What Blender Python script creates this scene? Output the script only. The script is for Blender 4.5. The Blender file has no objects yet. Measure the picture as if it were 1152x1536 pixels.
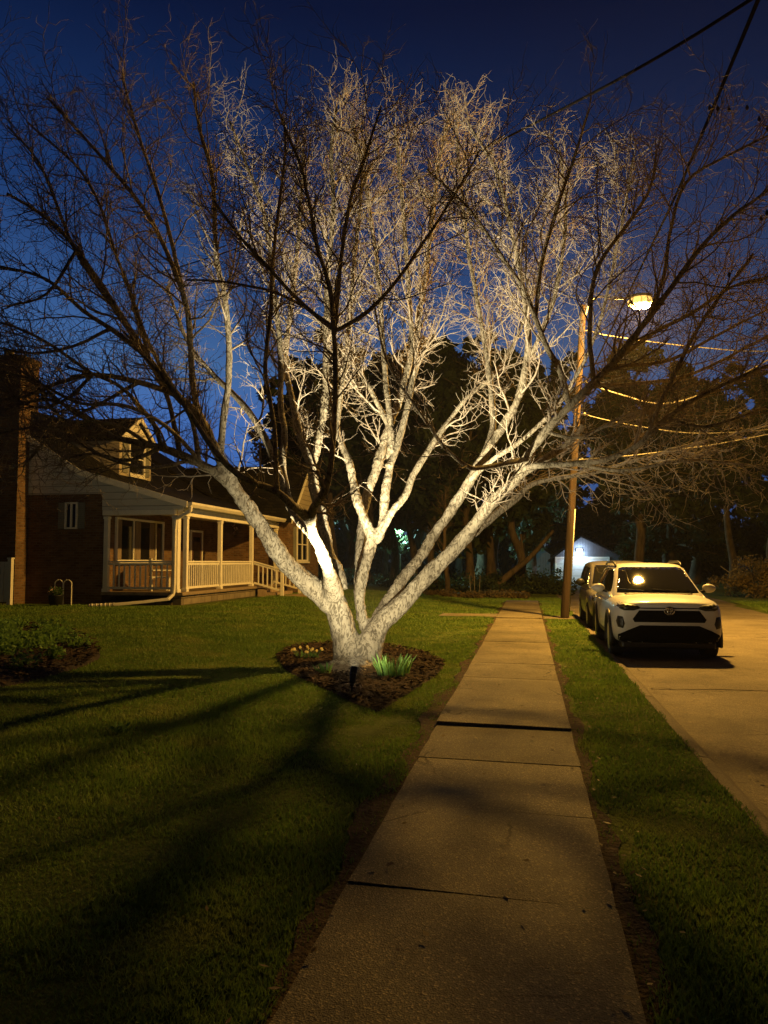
import bpy, bmesh, math, random
import numpy as np
from mathutils import Vector, Matrix
from mathutils.bvhtree import BVHTree

R = math.radians
rng = np.random.default_rng(7)
random.seed(7)
SC = bpy.context.scene
COL = SC.collection

# ------------------------------------------------------------------ camera
F = 1150.0
EYE = 1.65
PITCH = math.atan(75 / F)
YAW = math.atan(216 / 1152.4)
cd = bpy.data.cameras.new("camera")
cam = bpy.data.objects.new("camera", cd)
COL.objects.link(cam)
cam.location = (0, 0, EYE)
cam.rotation_euler = (R(90) + PITCH, 0, YAW)
cd.sensor_width = 36
cd.lens = F / 1536 * 36
cd.clip_start = 0.05
cd.clip_end = 1500
SC.camera = cam
_fw = np.array([-math.sin(YAW) * math.cos(PITCH), math.cos(YAW) * math.cos(PITCH), math.sin(PITCH)])
_rt = np.array([math.cos(YAW), math.sin(YAW), 0.0])
_up = np.cross(_rt, _fw)
CP = np.array([0, 0, EYE])


def ray(px, py):
    return _fw + _rt * ((px - 576) / F) + _up * ((768 - py) / F)


def P(px, py, d):
    return CP + ray(px, py) * d


def PY(px, py, y):
    r = ray(px, py)
    return CP + r * (y / r[1])


def PX(px, py, x):
    r = ray(px, py)
    return CP + r * (x / r[0])


def G(px, py, z=0.0):
    r = ray(px, py)
    return CP + r * ((z - EYE) / r[2])


# ------------------------------------------------------------------ sky, exposure
W = bpy.data.worlds.new("World")
SC.world = W
W.use_nodes = True
nt = W.node_tree
for n in list(nt.nodes):
    nt.nodes.remove(n)
wo = nt.nodes.new("ShaderNodeOutputWorld")
bg = nt.nodes.new("ShaderNodeBackground")
sky = nt.nodes.new("ShaderNodeTexSky")
sky.sky_type = 'NISHITA'
sky.sun_disc = False
sky.sun_elevation = R(2.0)
sky.sun_rotation = R(150)
sky.altitude = 100
sky.air_density = 1.0
sky.dust_density = 0.4
sky.ozone_density = 3.0
bg.inputs['Strength'].default_value = 0.15
tint = nt.nodes.new("ShaderNodeMix")
tint.data_type = 'RGBA'
tint.blend_type = 'MULTIPLY'
tint.inputs['Factor'].default_value = 1.0
# dusk: deep blue overhead, clearer blue low down, night side behind the viewer
tcw = nt.nodes.new("ShaderNodeTexCoord")
sxw = nt.nodes.new("ShaderNodeSeparateXYZ")
nt.links.new(tcw.outputs['Generated'], sxw.inputs[0])
rw = nt.nodes.new("ShaderNodeValToRGB")
el = rw.color_ramp.elements
while len(el) < 6:
    el.new(.5)
for i_, (p_, c_) in enumerate([(0.0, (.20, .55, 4.2)), (.10, (.42, .74, 2.3)), (.24, (.82, .94, 1.42)), (.43, (.25, .38, .72)), (.60, (.085, .11, .26)), (1.0, (.025, .03, .065))]):
    el[i_].position = p_
    el[i_].color = (*c_, 1)
nt.links.new(sxw.outputs[2], rw.inputs[0])
rb = nt.nodes.new("ShaderNodeMapRange")
rb.inputs['From Min'].default_value = -.15
rb.inputs['From Max'].default_value = .6
rb.inputs['To Min'].default_value = .08
rb.inputs['To Max'].default_value = 1.0
nt.links.new(sxw.outputs[1], rb.inputs[0])
tb_ = nt.nodes.new("ShaderNodeMix")
tb_.data_type = 'RGBA'
tb_.blend_type = 'MULTIPLY'
tb_.inputs['Factor'].default_value = 1.0
nt.links.new(rw.outputs[0], tb_.inputs[6])
nt.links.new(rb.outputs[0], tb_.inputs[7])
rx = nt.nodes.new("ShaderNodeMapRange")       # brighter toward the sunset side on the left
rx.inputs['From Min'].default_value = -.5
rx.inputs['From Max'].default_value = .35
rx.inputs['To Min'].default_value = 1.0
rx.inputs['To Max'].default_value = .55
nt.links.new(sxw.outputs[0], rx.inputs[0])
tx_ = nt.nodes.new("ShaderNodeMix")
tx_.data_type = 'RGBA'
tx_.blend_type = 'MULTIPLY'
tx_.inputs['Factor'].default_value = 1.0
nt.links.new(tb_.outputs[2], tx_.inputs[6])
nt.links.new(rx.outputs[0], tx_.inputs[7])
nt.links.new(tx_.outputs[2], tint.inputs[7])
nt.links.new(sky.outputs[0], tint.inputs[6])
nt.links.new(tint.outputs[2], bg.inputs[0])
nt.links.new(bg.outputs[0], wo.inputs[0])
SC.view_settings.view_transform = 'Standard'
SC.view_settings.look = 'None'
SC.view_settings.exposure = 0.0
SC.view_settings.gamma = 1.0
SC.view_settings.use_curve_mapping = False
SC.render.engine = 'CYCLES'
SC.cycles.use_denoising = True
SC.cycles.max_bounces = 5
SC.cycles.diffuse_bounces = 3
SC.cycles.sample_clamp_indirect = 4

# lamp strengths (the lamps themselves are built with their fittings below)
STREET_W = 11200.0
SPOT_W = 7000.0
SPILL_W = 900.0
GARAGE_W = 48.0
SODIUM = (1.0, 0.53, 0.095)


# ------------------------------------------------------------------ materials
def new_mat(name):
    m = bpy.data.materials.new(name)
    m.use_nodes = True
    return m, m.node_tree, m.node_tree.nodes["Principled BSDF"]


def coords(t, scale=(1, 1, 1), kind='Object'):
    tc = t.nodes.new("ShaderNodeTexCoord")
    mp = t.nodes.new("ShaderNodeMapping")
    mp.inputs['Scale'].default_value = scale
    t.links.new(tc.outputs[kind], mp.inputs[0])
    return mp.outputs[0]


def noise(t, vec, scale, detail=4, rough=.55, dist=0.0):
    n = t.nodes.new("ShaderNodeTexNoise")
    n.inputs['Scale'].default_value = scale
    n.inputs['Detail'].default_value = detail
    n.inputs['Roughness'].default_value = rough
    n.inputs['Distortion'].default_value = dist
    t.links.new(vec, n.inputs['Vector'])
    return n.outputs['Fac']


def ramp(t, fac, stops):
    r = t.nodes.new("ShaderNodeValToRGB")
    e = r.color_ramp.elements
    while len(e) < len(stops):
        e.new(0.5)
    for i, (p, c) in enumerate(stops):
        e[i].position = p
        e[i].color = (*c, 1) if len(c) == 3 else c
    t.links.new(fac, r.inputs[0])
    return r.outputs[0]


def mixc(t, a, b, fac, blend='MIX'):
    m = t.nodes.new("ShaderNodeMix")
    m.data_type = 'RGBA'
    m.blend_type = blend
    for s, v in ((m.inputs[0], fac), (m.inputs[6], a), (m.inputs[7], b)):
        if hasattr(v, 'is_output'):
            t.links.new(v, s)
        elif isinstance(v, (tuple, list)):
            s.default_value = (*v, 1)
        else:
            s.default_value = v
    return m.outputs[2]


def bump(t, b, height, strength=.5, dist=.02):
    n = t.nodes.new("ShaderNodeBump")
    n.inputs['Strength'].default_value = strength
    n.inputs['Distance'].default_value = dist
    t.links.new(height, n.inputs['Height'])
    t.links.new(n.outputs[0], b.inputs['Normal'])


def pm(name, c1, c2, scale=8, rough=.8, bmp=.3, bscale=None, bdist=.01, metal=0.0, spec=.4, lo=.35, hi=.65, stretch=(1, 1, 1)):
    m, t, b = new_mat(name)
    v = coords(t, stretch)
    n = noise(t, v, scale)
    t.links.new(ramp(t, n, [(lo, c1), (hi, c2)]), b.inputs['Base Color'])
    b.inputs['Roughness'].default_value = rough
    b.inputs['Metallic'].default_value = metal
    b.inputs['Specular IOR Level'].default_value = spec
    if bmp:
        bump(t, b, noise(t, v, bscale or scale * 3), bmp, bdist)
    return m


def leafm(name, c1, c2, scale=1.5):
    m, t, b = new_mat(name)
    v = coords(t)
    t.links.new(ramp(t, noise(t, v, scale), [(.35, c1), (.65, c2)]), b.inputs['Base Color'])
    b.inputs['Roughness'].default_value = .6
    b.inputs['Specular IOR Level'].default_value = .2
    tr = t.nodes.new("ShaderNodeBsdfTranslucent")
    tr.inputs['Color'].default_value = (*[min(1, q * 1.3) for q in c2], 1)
    ms = t.nodes.new("ShaderNodeMixShader")
    ms.inputs[0].default_value = .35
    t.links.new(b.outputs[0], ms.inputs[1]); t.links.new(tr.outputs[0], ms.inputs[2])
    t.links.new(ms.outputs[0], t.nodes["Material Output"].inputs[0])
    return m


def emis(name, col, s):
    m, t, b = new_mat(name)
    b.inputs['Base Color'].default_value = (*col, 1)
    b.inputs['Emission Color'].default_value = (*col, 1)
    b.inputs['Emission Strength'].default_value = s
    return m


M = {}
# bark: pale, mottled with dark worm-like flecks
m, t, b = new_mat("pale_mottled_bark")
v = coords(t, (1, 1, .42))
n1 = noise(t, v, 15, 3, .6, 2.2)
n2 = noise(t, v, 4, 6, .65)
n3 = noise(t, v, 70, 3)
base = ramp(t, n2, [(.28, (.15, .125, .09)), (.45, (.33, .285, .21)), (.72, (.44, .395, .31))])
fl = ramp(t, n1, [(.43, (.30, .28, .25)), (.51, (1, 1, 1))])
c = mixc(t, base, fl, .85, 'MULTIPLY')
t.links.new(c, b.inputs['Base Color'])
b.inputs['Roughness'].default_value = .9
b.inputs['Specular IOR Level'].default_value = .15
mx = t.nodes.new("ShaderNodeMath"); mx.operation = 'MULTIPLY_ADD'
t.links.new(n1, mx.inputs[0]); mx.inputs[1].default_value = 1.0
t.links.new(n3, mx.inputs[2])
bump(t, b, mx.outputs[0], .7, .02)
M['bark'] = m
M['branch'] = pm("branch_bark", (.22, .175, .13), (.36, .31, .25), 14, .9, .5, 40, .01, spec=.15)
M['twig'] = pm("twig_bark", (.30, .235, .175), (.44, .38, .30), 3, .9, 0, spec=.15)
M['dark_bark'] = pm("dark_bark", (.05, .038, .028), (.12, .09, .065), 5, .9, .6, 18, .03, stretch=(1, 1, .3), spec=.15)
M['pod'] = pm("pod", (.03, .022, .015), (.06, .045, .03), 20, .9, 0)


def plane_vec(t):
    """(x+y, z) of the object: upright walls along either axis"""
    tc = t.nodes.new("ShaderNodeTexCoord")
    s = t.nodes.new("ShaderNodeSeparateXYZ")
    t.links.new(tc.outputs['Object'], s.inputs[0])
    a = t.nodes.new("ShaderNodeMath"); a.operation = 'ADD'
    t.links.new(s.outputs[0], a.inputs[0]); t.links.new(s.outputs[1], a.inputs[1])
    cmb = t.nodes.new("ShaderNodeCombineXYZ")
    t.links.new(a.outputs[0], cmb.inputs[0]); t.links.new(s.outputs[2], cmb.inputs[1])
    return cmb.outputs[0], tc.outputs['Object'], s


def brickm(name, c1, c2, mortar, bw=.21, bh=.075, ms=.011, bd=.012):
    m, t, b = new_mat(name)
    v, o, _ = plane_vec(t)
    br = t.nodes.new("ShaderNodeTexBrick")
    br.inputs['Scale'].default_value = 1
    br.inputs['Brick Width'].default_value = bw
    br.inputs['Row Height'].default_value = bh
    br.inputs['Mortar Size'].default_value = ms
    br.inputs['Mortar Smooth'].default_value = .2
    br.inputs['Bias'].default_value = 0
    br.inputs['Color1'].default_value = (*c1, 1)
    br.inputs['Color2'].default_value = (*c2, 1)
    br.inputs['Mortar'].default_value = (*mortar, 1)
    t.links.new(v, br.inputs['Vector'])
    c = mixc(t, br.outputs['Color'], ramp(t, noise(t, o, 2.5), [(.3, (.72, .72, .72)), (.7, (1.1, 1.08, 1.05))]), 1, 'MULTIPLY')
    t.links.new(c, b.inputs['Base Color'])
    b.inputs['Roughness'].default_value = .9
    b.inputs['Specular IOR Level'].default_value = .12
    inv = t.nodes.new("ShaderNodeMath"); inv.operation = 'SUBTRACT'
    inv.inputs[0].default_value = 1
    t.links.new(br.outputs['Fac'], inv.inputs[1])
    bump(t, b, inv.outputs[0], .8, bd)
    return m


M['brick'] = brickm("brown_brick", (.125, .065, .034), (.22, .125, .066), (.18, .15, .112))
M['stone'] = brickm("foundation_block", (.20, .17, .13), (.27, .23, .17), (.12, .10, .08), .5, .2, .015)
M['shingle'] = brickm("roof_shingle", (.012, .011, .010), (.024, .022, .020), (.006, .006, .006), .3, .13, .012, .02)


def siding(name, c1, c2, h=.2, vert=False):
    m, t, b = new_mat(name)
    v, o, s = plane_vec(t)
    md = t.nodes.new("ShaderNodeMath"); md.operation = 'DIVIDE'
    if vert:
        sx = t.nodes.new("ShaderNodeSeparateXYZ"); t.links.new(v, sx.inputs[0])
        t.links.new(sx.outputs[0], md.inputs[0])
    else:
        t.links.new(s.outputs[2], md.inputs[0])
    md.inputs[1].default_value = h
    fr = t.nodes.new("ShaderNodeMath"); fr.operation = 'FRACT'
    t.links.new(md.outputs[0], fr.inputs[0])
    hgt = ramp(t, fr.outputs[0], [(0, (1, 1, 1)), (.9, (.55, .55, .55)), (.93, (0, 0, 0))])
    cc = ramp(t, noise(t, o, 1.6), [(.3, c1), (.7, c2)])
    lap_shade = ramp(t, fr.outputs[0], [(.9, (1, 1, 1)), (.94, (.45, .45, .45))])  # shade under each lap painted in as a dark line
    t.links.new(mixc(t, cc, lap_shade, 1, 'MULTIPLY'), b.inputs['Base Color'])
    b.inputs['Roughness'].default_value = .6
    bump(t, b, hgt, .8, .02)
    return m


M['siding'] = siding("pale_lap_siding", (.58, .56, .52), (.68, .66, .61), .21)
M['siding_tan'] = siding("tan_lap_siding", (.38, .33, .25), (.46, .40, .31), .21)
M['white'] = pm("white_trim_paint", (.74, .71, .64), (.82, .79, .72), 6, .5, .1, 30, .004)
M['gutter'] = pm("gutter_metal", (.60, .57, .52), (.70, .67, .61), 5, .4, .05)
M['deck'] = pm("deck_boards", (.20, .15, .10), (.30, .23, .16), 5, .8, .3, 20, stretch=(1, 6, 1))
M['tread'] = pm("step_tread", (.30, .22, .14), (.42, .32, .21), 6, .75, .3, 22, stretch=(6, 1, 1))
M['shutter'] = siding("shutter_slats", (.20, .20, .17), (.25, .25, .21), .06)
m, t, b = new_mat("dark_window_glass")
b.inputs['Base Color'].default_value = (.012, .012, .013, 1)
b.inputs['Roughness'].default_value = .05
bump(t, b, noise(t, coords(t), 1.2), .04, .02)
M['glass'] = m
M['curtain'] = pm("curtain", (.16, .12, .085), (.30, .24, .18), 9, .9, .3, 20, stretch=(1, 6, .3))
M['door_blue'] = pm("panel_door", (.10, .05, .035), (.14, .075, .05), 5, .5, .1)

# ground materials
m, t, b = new_mat("lawn_soil_and_grass")
v = coords(t)
c1 = ramp(t, noise(t, v, 3.5, 5), [(.3, (.075, .11, .022)), (.7, (.14, .18, .04))])
c2 = ramp(t, noise(t, v, .35, 4), [(.35, (.75, .8, .8)), (.65, (1.2, 1.1, 1.0))])
t.links.new(mixc(t, c1, c2, 1, 'MULTIPLY'), b.inputs['Base Color'])
b.inputs['Roughness'].default_value = .95
b.inputs['Specular IOR Level'].default_value = .1
bump(t, b, noise(t, v, 26, 5, .7), 1.0, .06)
M['lawn'] = m
m, t, b = new_mat("grass_blades")
v = coords(t)
c1 = ramp(t, noise(t, v, 1.1, 4), [(.3, (.11, .198, .035)), (.55, (.167, .262, .048)), (.75, (.27, .30, .085))])
t.links.new(c1, b.inputs['Base Color'])
b.inputs['Roughness'].default_value = .6
b.inputs['Specular IOR Level'].default_value = .2
tr_ = t.nodes.new("ShaderNodeBsdfTranslucent")
t.links.new(c1, tr_.inputs['Color'])
ms_ = t.nodes.new("ShaderNodeMixShader"); ms_.inputs[0].default_value = .35
t.links.new(b.outputs[0], ms_.inputs[1]); t.links.new(tr_.outputs[0], ms_.inputs[2])
t.links.new(ms_.outputs[0], t.nodes["Material Output"].inputs[0])
M['grass'] = m


def concrete(name, c1, c2, speck, sscale=180, bd=.006):
    m, t, b = new_mat(name)
    v = coords(t)
    base = ramp(t, noise(t, v, 1.7, 6, .6), [(.3, c1), (.7, c2)])
    fine = ramp(t, noise(t, v, 55, 4, .7), [(.3, (.72, .72, .72)), (.7, (1.2, 1.2, 1.2))])
    c = mixc(t, base, fine, 1, 'MULTIPLY')
    vo = t.nodes.new("ShaderNodeTexVoronoi")
    vo.inputs['Scale'].default_value = sscale
    t.links.new(v, vo.inputs['Vector'])
    hue = t.nodes.new("ShaderNodeSeparateColor")
    t.links.new(vo.outputs['Color'], hue.inputs[0])
    sp = ramp(t, hue.outputs[0], [(.0, (.55, .55, .55)), (.12, (1, 1, 1)), (.86, (1, 1, 1)), (.9, speck)])
    c = mixc(t, c, sp, 1, 'MULTIPLY')
    ge = t.nodes.new("ShaderNodeNewGeometry")
    c = mixc(t, c, ramp(t, ge.outputs['Random Per Island'], [(0, (.78, .78, .77)), (1, (1.16, 1.15, 1.12))]), 1, 'MULTIPLY')
    # hairline cracks, only here and there
    ck = t.nodes.new("ShaderNodeTexVoronoi"); ck.feature = 'DISTANCE_TO_EDGE'
    ck.inputs['Scale'].default_value = .55
    wv = t.nodes.new("ShaderNodeVectorMath"); wv.operation = 'ADD'
    nz = t.nodes.new("ShaderNodeTexNoise"); nz.inputs['Scale'].default_value = 3.0; nz.inputs['Detail'].default_value = 5
    t.links.new(v, nz.inputs['Vector'])
    sc_ = t.nodes.new("ShaderNodeVectorMath"); sc_.operation = 'SCALE'; sc_.inputs['Scale'].default_value = .35
    t.links.new(nz.outputs['Color'], sc_.inputs[0])
    t.links.new(v, wv.inputs[0]); t.links.new(sc_.outputs[0], wv.inputs[1])
    t.links.new(wv.outputs[0], ck.inputs['Vector'])
    cr_ = ramp(t, ck.outputs['Distance'], [(.003, (.35, .33, .30)), (.007, (1, 1, 1))])
    mk = ramp(t, noise(t, v, .8, 2), [(.50, (0, 0, 0)), (.56, (1, 1, 1))])
    mk2 = t.nodes.new("ShaderNodeSeparateColor"); t.links.new(mk, mk2.inputs[0])
    c = mixc(t, c, cr_, mk2.outputs[0], 'MULTIPLY')
    # slab-to-slab tone and broad weathering
    c = mixc(t, c, ramp(t, noise(t, v, .55, 3), [(.32, (.70, .68, .64)), (.66, (1.18, 1.16, 1.1))]), 1, 'MULTIPLY')
    # dirt streaks
    st = ramp(t, noise(t, coords(t, (1, 1, 1)), 4.5, 5, .6, .8), [(.28, (.55, .52, .46)), (.45, (1, 1, 1))])
    c = mixc(t, c, st, .6, 'MULTIPLY')
    t.links.new(c, b.inputs['Base Color'])
    b.inputs['Roughness'].default_value = .85
    b.inputs['Specular IOR Level'].default_value = .25
    ad = t.nodes.new("ShaderNodeMath"); ad.operation = 'ADD'
    t.links.new(noise(t, v, 90, 4, .7), ad.inputs[0]); t.links.new(vo.outputs['Distance'], ad.inputs[1])
    bump(t, b, ad.outputs[0], .8, bd)
    return m


M['concrete'] = concrete("sidewalk_concrete", (.128, .114, .082), (.195, .174, .128), (2.0, 1.9, 1.7), 120)
M['kerb'] = concrete("kerb_concrete", (.16, .14, .108), (.23, .20, .155), (1.5, 1.45, 1.3))
m = concrete("worn_asphalt", (.15, .130, .098), (.20, .174, .132), (1.5, 1.45, 1.35), 90, .01)
M['asphalt'] = m
M['soil'] = pm("edge_soil", (.035, .024, .015), (.085, .06, .04), 14, .95, 1, 40, .03, spec=.1)
m, t, b = new_mat("bark_mulch")
v = coords(t, (1, .35, 1))
t.links.new(ramp(t, noise(t, v, 30, 5, .7, .6), [(.35, (.014, .009, .006)), (.6, (.045, .028, .018)), (.75, (.11, .075, .05))]), b.inputs['Base Color'])
b.inputs['Roughness'].default_value = .95
bump(t, b, noise(t, v, 36, 5, .7, .6), 1, .05)
M['mulch'] = m
M['chip'] = pm("mulch_chip", (.018, .011, .007), (.085, .055, .035), 12, .95, 0, spec=.15)
M['dirt'] = pm("pale_root_soil", (.17, .14, .105), (.30, .25, .19), 18, .95, 1, 50, .03, spec=.1)
M['leaf_green'] = leafm("spear_leaf", (.05, .13, .03), (.12, .22, .055), 9)
M['leaf_dark'] = leafm("bed_leaf", (.035, .075, .018), (.075, .13, .03), 6)
M['yellow'] = leafm("yellow_petal", (.65, .50, .10), (.75, .62, .25), 9)
M['conifer'] = leafm("conifer_needles", (.012, .022, .010), (.035, .045, .018), .8)
M['ivy'] = leafm("wood_leaf", (.018, .032, .016), (.045, .065, .03), .7)
M['dry'] = leafm("dry_leaf", (.10, .07, .03), (.19, .14, .06), 1.4)
M['black'] = pm("black_plastic", (.012, .012, .012), (.02, .02, .02), 20, .45, .05)
M['matt'] = pm("matt_black_plastic", (.006, .006, .006), (.010, .010, .010), 40, .95, .2, spec=.05)
M['tyre'] = pm("tyre_rubber", (.010, .010, .010), (.018, .018, .018), 30, .8, .2)
M['alloy'] = pm("wheel_alloy", (.35, .35, .35), (.42, .42, .42), 10, .35, 0, metal=.9)
M['chrome'] = pm("emblem_chrome", (.6, .6, .6), (.7, .7, .7), 10, .15, 0, metal=1)
m, t, b = new_mat("white_car_paint")
v = coords(t)
t.links.new(ramp(t, noise(t, v, 2, 4), [(.3, (.52, .515, .50)), (.7, (.58, .575, .56))]), b.inputs['Base Color'])
b.inputs['Roughness'].default_value = .45
b.inputs['Coat Weight'].default_value = .35
b.inputs['Coat Roughness'].default_value = .06
M['car_white'] = m
m, t, b = new_mat("silver_car_paint")
v = coords(t)
t.links.new(ramp(t, noise(t, v, 2, 4), [(.3, (.17, .165, .15)), (.7, (.21, .20, .18))]), b.inputs['Base Color'])
b.inputs['Roughness'].default_value = .35
b.inputs['Metallic'].default_value = .5
b.inputs['Coat Weight'].default_value = .5
b.inputs['Coat Roughness'].default_value = .08
M['car_silver'] = m
m, t, b = new_mat("car_glass")
b.inputs['Base Color'].default_value = (.01, .01, .01, 1)
b.inputs['Roughness'].default_value = .03
bump(t, b, noise(t, coords(t), 1.5), .02, .02)
M['car_glass'] = m
m, t, b = new_mat("headlamp_lens")
v = coords(t, (1, 1, 4))
t.links.new(ramp(t, noise(t, v, 9, 3), [(.45, (.012, .012, .012)), (.62, (.14, .14, .14))]), b.inputs['Base Color'])
b.inputs['Roughness'].default_value = .22
b.inputs['Specular IOR Level'].default_value = .25
M['lens'] = m
M['pole'] = pm("weathered_pole_wood", (.022, .014, .010), (.056, .034, .022), 7, .95, .7, 25, .02, stretch=(1, 1, .08))
M['steel'] = pm("galvanised_steel", (.30, .29, .27), (.42, .41, .38), 6, .5, .1, metal=.6)
M['cable'] = pm("pale_cable", (.16, .15, .13), (.24, .22, .19), 4, .8, 0, spec=.1)
M['cable_black'] = pm("black_cable", (.008, .007, .007), (.014, .012, .011), 4, 1.0, 0, spec=0.0)
M['garage_wall'] = siding("garage_vertical_boards", (.055, .06, .075), (.08, .088, .105), .22, True)
M['garage_door'] = siding("garage_door_panels", (.58, .58, .58), (.66, .66, .66), .5)
m, t, b = new_mat("sodium_lens")
tc_ = t.nodes.new("ShaderNodeTexCoord")
ln_ = t.nodes.new("ShaderNodeVectorMath"); ln_.operation = 'LENGTH'
mp_ = t.nodes.new("ShaderNodeMapping"); mp_.vector_type = 'POINT'
mp_.inputs['Scale'].default_value = (2.0, 2.0, 2.0)
mp_.inputs['Location'].default_value = (-1, -1, -1)
t.links.new(tc_.outputs['Generated'], mp_.inputs[0])
t.links.new(mp_.outputs[0], ln_.inputs[0])
t.links.new(ramp(t, ln_.outputs['Value'], [(.70, (1.0, .82, .45)), (1.0, (.34, .18, .03))]), b.inputs['Emission Color'])  # amber rim put into the emission to imitate the lamp's bloom
b.inputs['Emission Strength'].default_value = 5.0
b.inputs['Base Color'].default_value = (.8, .6, .3, 1)
M['sodium_lens'] = m
M['cool_lens'] = emis("cool_lens", (.75, .86, 1.0), 12)
M['post_lens'] = emis("post_lens", (.35, .75, .68), .8)
M['warm_lens'] = emis("warm_lens", (1.0, .88, .65), 12)


# ------------------------------------------------------------------ mesh helpers
class MB:
    def __init__(s):
        s.v = []
        s.f = []

    def add(s, vs, fs):
        o = len(s.v)
        s.v += [tuple(float(q) for q in p) for p in vs]
        s.f += [tuple(i + o for i in f) for f in fs]
        return s

    def box(s, a, b):
        x0, y0, z0 = a
        x1, y1, z1 = b
        x0, x1 = min(x0, x1), max(x0, x1)
        y0, y1 = min(y0, y1), max(y0, y1)
        z0, z1 = min(z0, z1), max(z0, z1)
        return s.add([(x0, y0, z0), (x1, y0, z0), (x1, y1, z0), (x0, y1, z0), (x0, y0, z1), (x1, y0, z1), (x1, y1, z1), (x0, y1, z1)],
                     [(3, 2, 1, 0), (4, 5, 6, 7), (0, 1, 5, 4), (1, 2, 6, 5), (2, 3, 7, 6), (3, 0, 4, 7)])

    def prism(s, poly, vec):
        """polygon of 3-D points extruded along vec"""
        n = len(poly)
        p = [np.array(q, float) for q in poly]
        w = np.array(vec, float)
        vs = p + [q + w for q in p]
        fs = [tuple(range(n))[::-1], tuple(range(n, 2 * n))]
        fs += [(i, (i + 1) % n, n + (i + 1) % n, n + i) for i in range(n)]
        return s.add(vs, fs)

    def bar(s, a, b, w, h=None):
        """square bar from a to b"""
        h = h or w
        a = np.array(a, float); b = np.array(b, float)
        d = b - a
        d /= np.linalg.norm(d)
        u = np.array([0, 0, 1.0]) if abs(d[2]) < .95 else np.array([1.0, 0, 0])
        x = np.cross(d, u); x /= np.linalg.norm(x)
        y = np.cross(x, d)
        q = [x * w / 2 * i + y * h / 2 * j for i, j in ((-1, -1), (1, -1), (1, 1), (-1, 1))]
        return s.prism([a + k for k in q], b - a)

    def tube(s, pts, rad, n=8, cap=True):
        pts = np.array(pts, float)
        k = len(pts)
        rad = np.full(k, rad, float) if np.isscalar(rad) else np.array(rad, float)
        vs, fs = tube_np(pts[None], rad[None], n)
        fs = [tuple(f) for f in fs]
        if cap:
            fs.append(tuple(range(n))[::-1])
            fs.append(tuple(range((k - 1) * n, k * n)))
        return s.add(vs, fs)

    def lathe(s, c, prof, n=16, axis=2):
        """prof: (radius, height) list round a vertical axis at c"""
        vs, fs = [], []
        for r, h in prof:
            for i in range(n):
                a = 2 * math.pi * i / n
                p = [r * math.cos(a), r * math.sin(a), h]
                if axis == 0:
                    p = [p[2], p[0], p[1]]
                elif axis == 1:
                    p = [p[1], p[2], p[0]]
                vs.append((c[0] + p[0], c[1] + p[1], c[2] + p[2]))
        for j in range(len(prof) - 1):
            for i in range(n):
                fs.append((j * n + i, j * n + (i + 1) % n, (j + 1) * n + (i + 1) % n, (j + 1) * n + i))
        fs.append(tuple(range(n))[::-1])
        fs.append(tuple(range((len(prof) - 1) * n, len(prof) * n)))
        return s.add(vs, fs)

    def build(s, name, mat, parent=None, smooth=False, bevel=0):
        me = bpy.data.meshes.new(name)
        off = np.array(parent_world(parent)) if parent else np.zeros(3)
        me.from_pydata([tuple(np.array(p) - off) for p in s.v], [], s.f)
        return finish(name, me, mat, parent, smooth, bevel)


def parent_world(p):
    o = Vector((0, 0, 0))
    while p:
        o = o + p.location
        p = p.parent
    return o


def finish(name, me, mat, parent=None, smooth=False, bevel=0):
    me.materials.append(mat)
    o = bpy.data.objects.new(name, me)
    COL.objects.link(o)
    if parent:
        o.parent = parent
    if smooth:
        me.polygons.foreach_set("use_smooth", [True] * len(me.polygons))
    if bevel:
        bv = o.modifiers.new("bevel", 'BEVEL')
        bv.width = bevel
        bv.segments = 2
        bv.limit_method = 'ANGLE'
    return o


def np_mesh(name, v, f, mat, parent=None, smooth=False):
    """v (n,3), f (m,k) with one k for all faces"""
    me = bpy.data.meshes.new(name)
    v = np.asarray(v, np.float32)
    if parent:
        v = v - np.array(parent_world(parent), np.float32)
    f = np.asarray(f, np.int32)
    k = f.shape[1]
    me.vertices.add(len(v)); me.vertices.foreach_set("co", v.ravel())
    me.loops.add(f.size); me.loops.foreach_set("vertex_index", f.ravel())
    me.polygons.add(len(f))
    me.polygons.foreach_set("loop_start", np.arange(0, f.size, k, dtype=np.int32))
    me.polygons.foreach_set("loop_total", np.full(len(f), k, np.int32))
    me.update(calc_edges=True)
    return finish(name, me, mat, parent, smooth)


def tube_np(Pn, Rn, n):
    """Pn (m,K,3), Rn (m,K) -> verts, quads"""
    m, K, _ = Pn.shape
    T = np.empty_like(Pn)
    T[:, 1:-1] = Pn[:, 2:] - Pn[:, :-2]
    T[:, 0] = Pn[:, 1] - Pn[:, 0]
    T[:, -1] = Pn[:, -1] - Pn[:, -2]
    T /= np.linalg.norm(T, axis=2, keepdims=True) + 1e-9
    ref = np.zeros((m, 1, 3)); ref[..., 0] = 1
    avg = np.abs(T.mean(axis=1))
    ref[avg[:, 0] > .8, 0] = (0, 1, 0)
    X = np.cross(T, np.broadcast_to(ref, T.shape))
    X /= np.linalg.norm(X, axis=2, keepdims=True) + 1e-9
    Y = np.cross(T, X)
    a = np.arange(n) * 2 * math.pi / n
    V = Pn[:, :, None] + Rn[:, :, None, None] * (X[:, :, None] * np.cos(a)[None, None, :, None] + Y[:, :, None] * np.sin(a)[None, None, :, None])
    idx = np.arange(m * K * n).reshape(m, K, n)
    A = idx[:, :-1]; B = idx[:, 1:]
    Fq = np.stack([A, np.roll(A, -1, 2), np.roll(B, -1, 2), B], -1).reshape(-1, 4)
    return V.reshape(-1, 3), Fq


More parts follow.
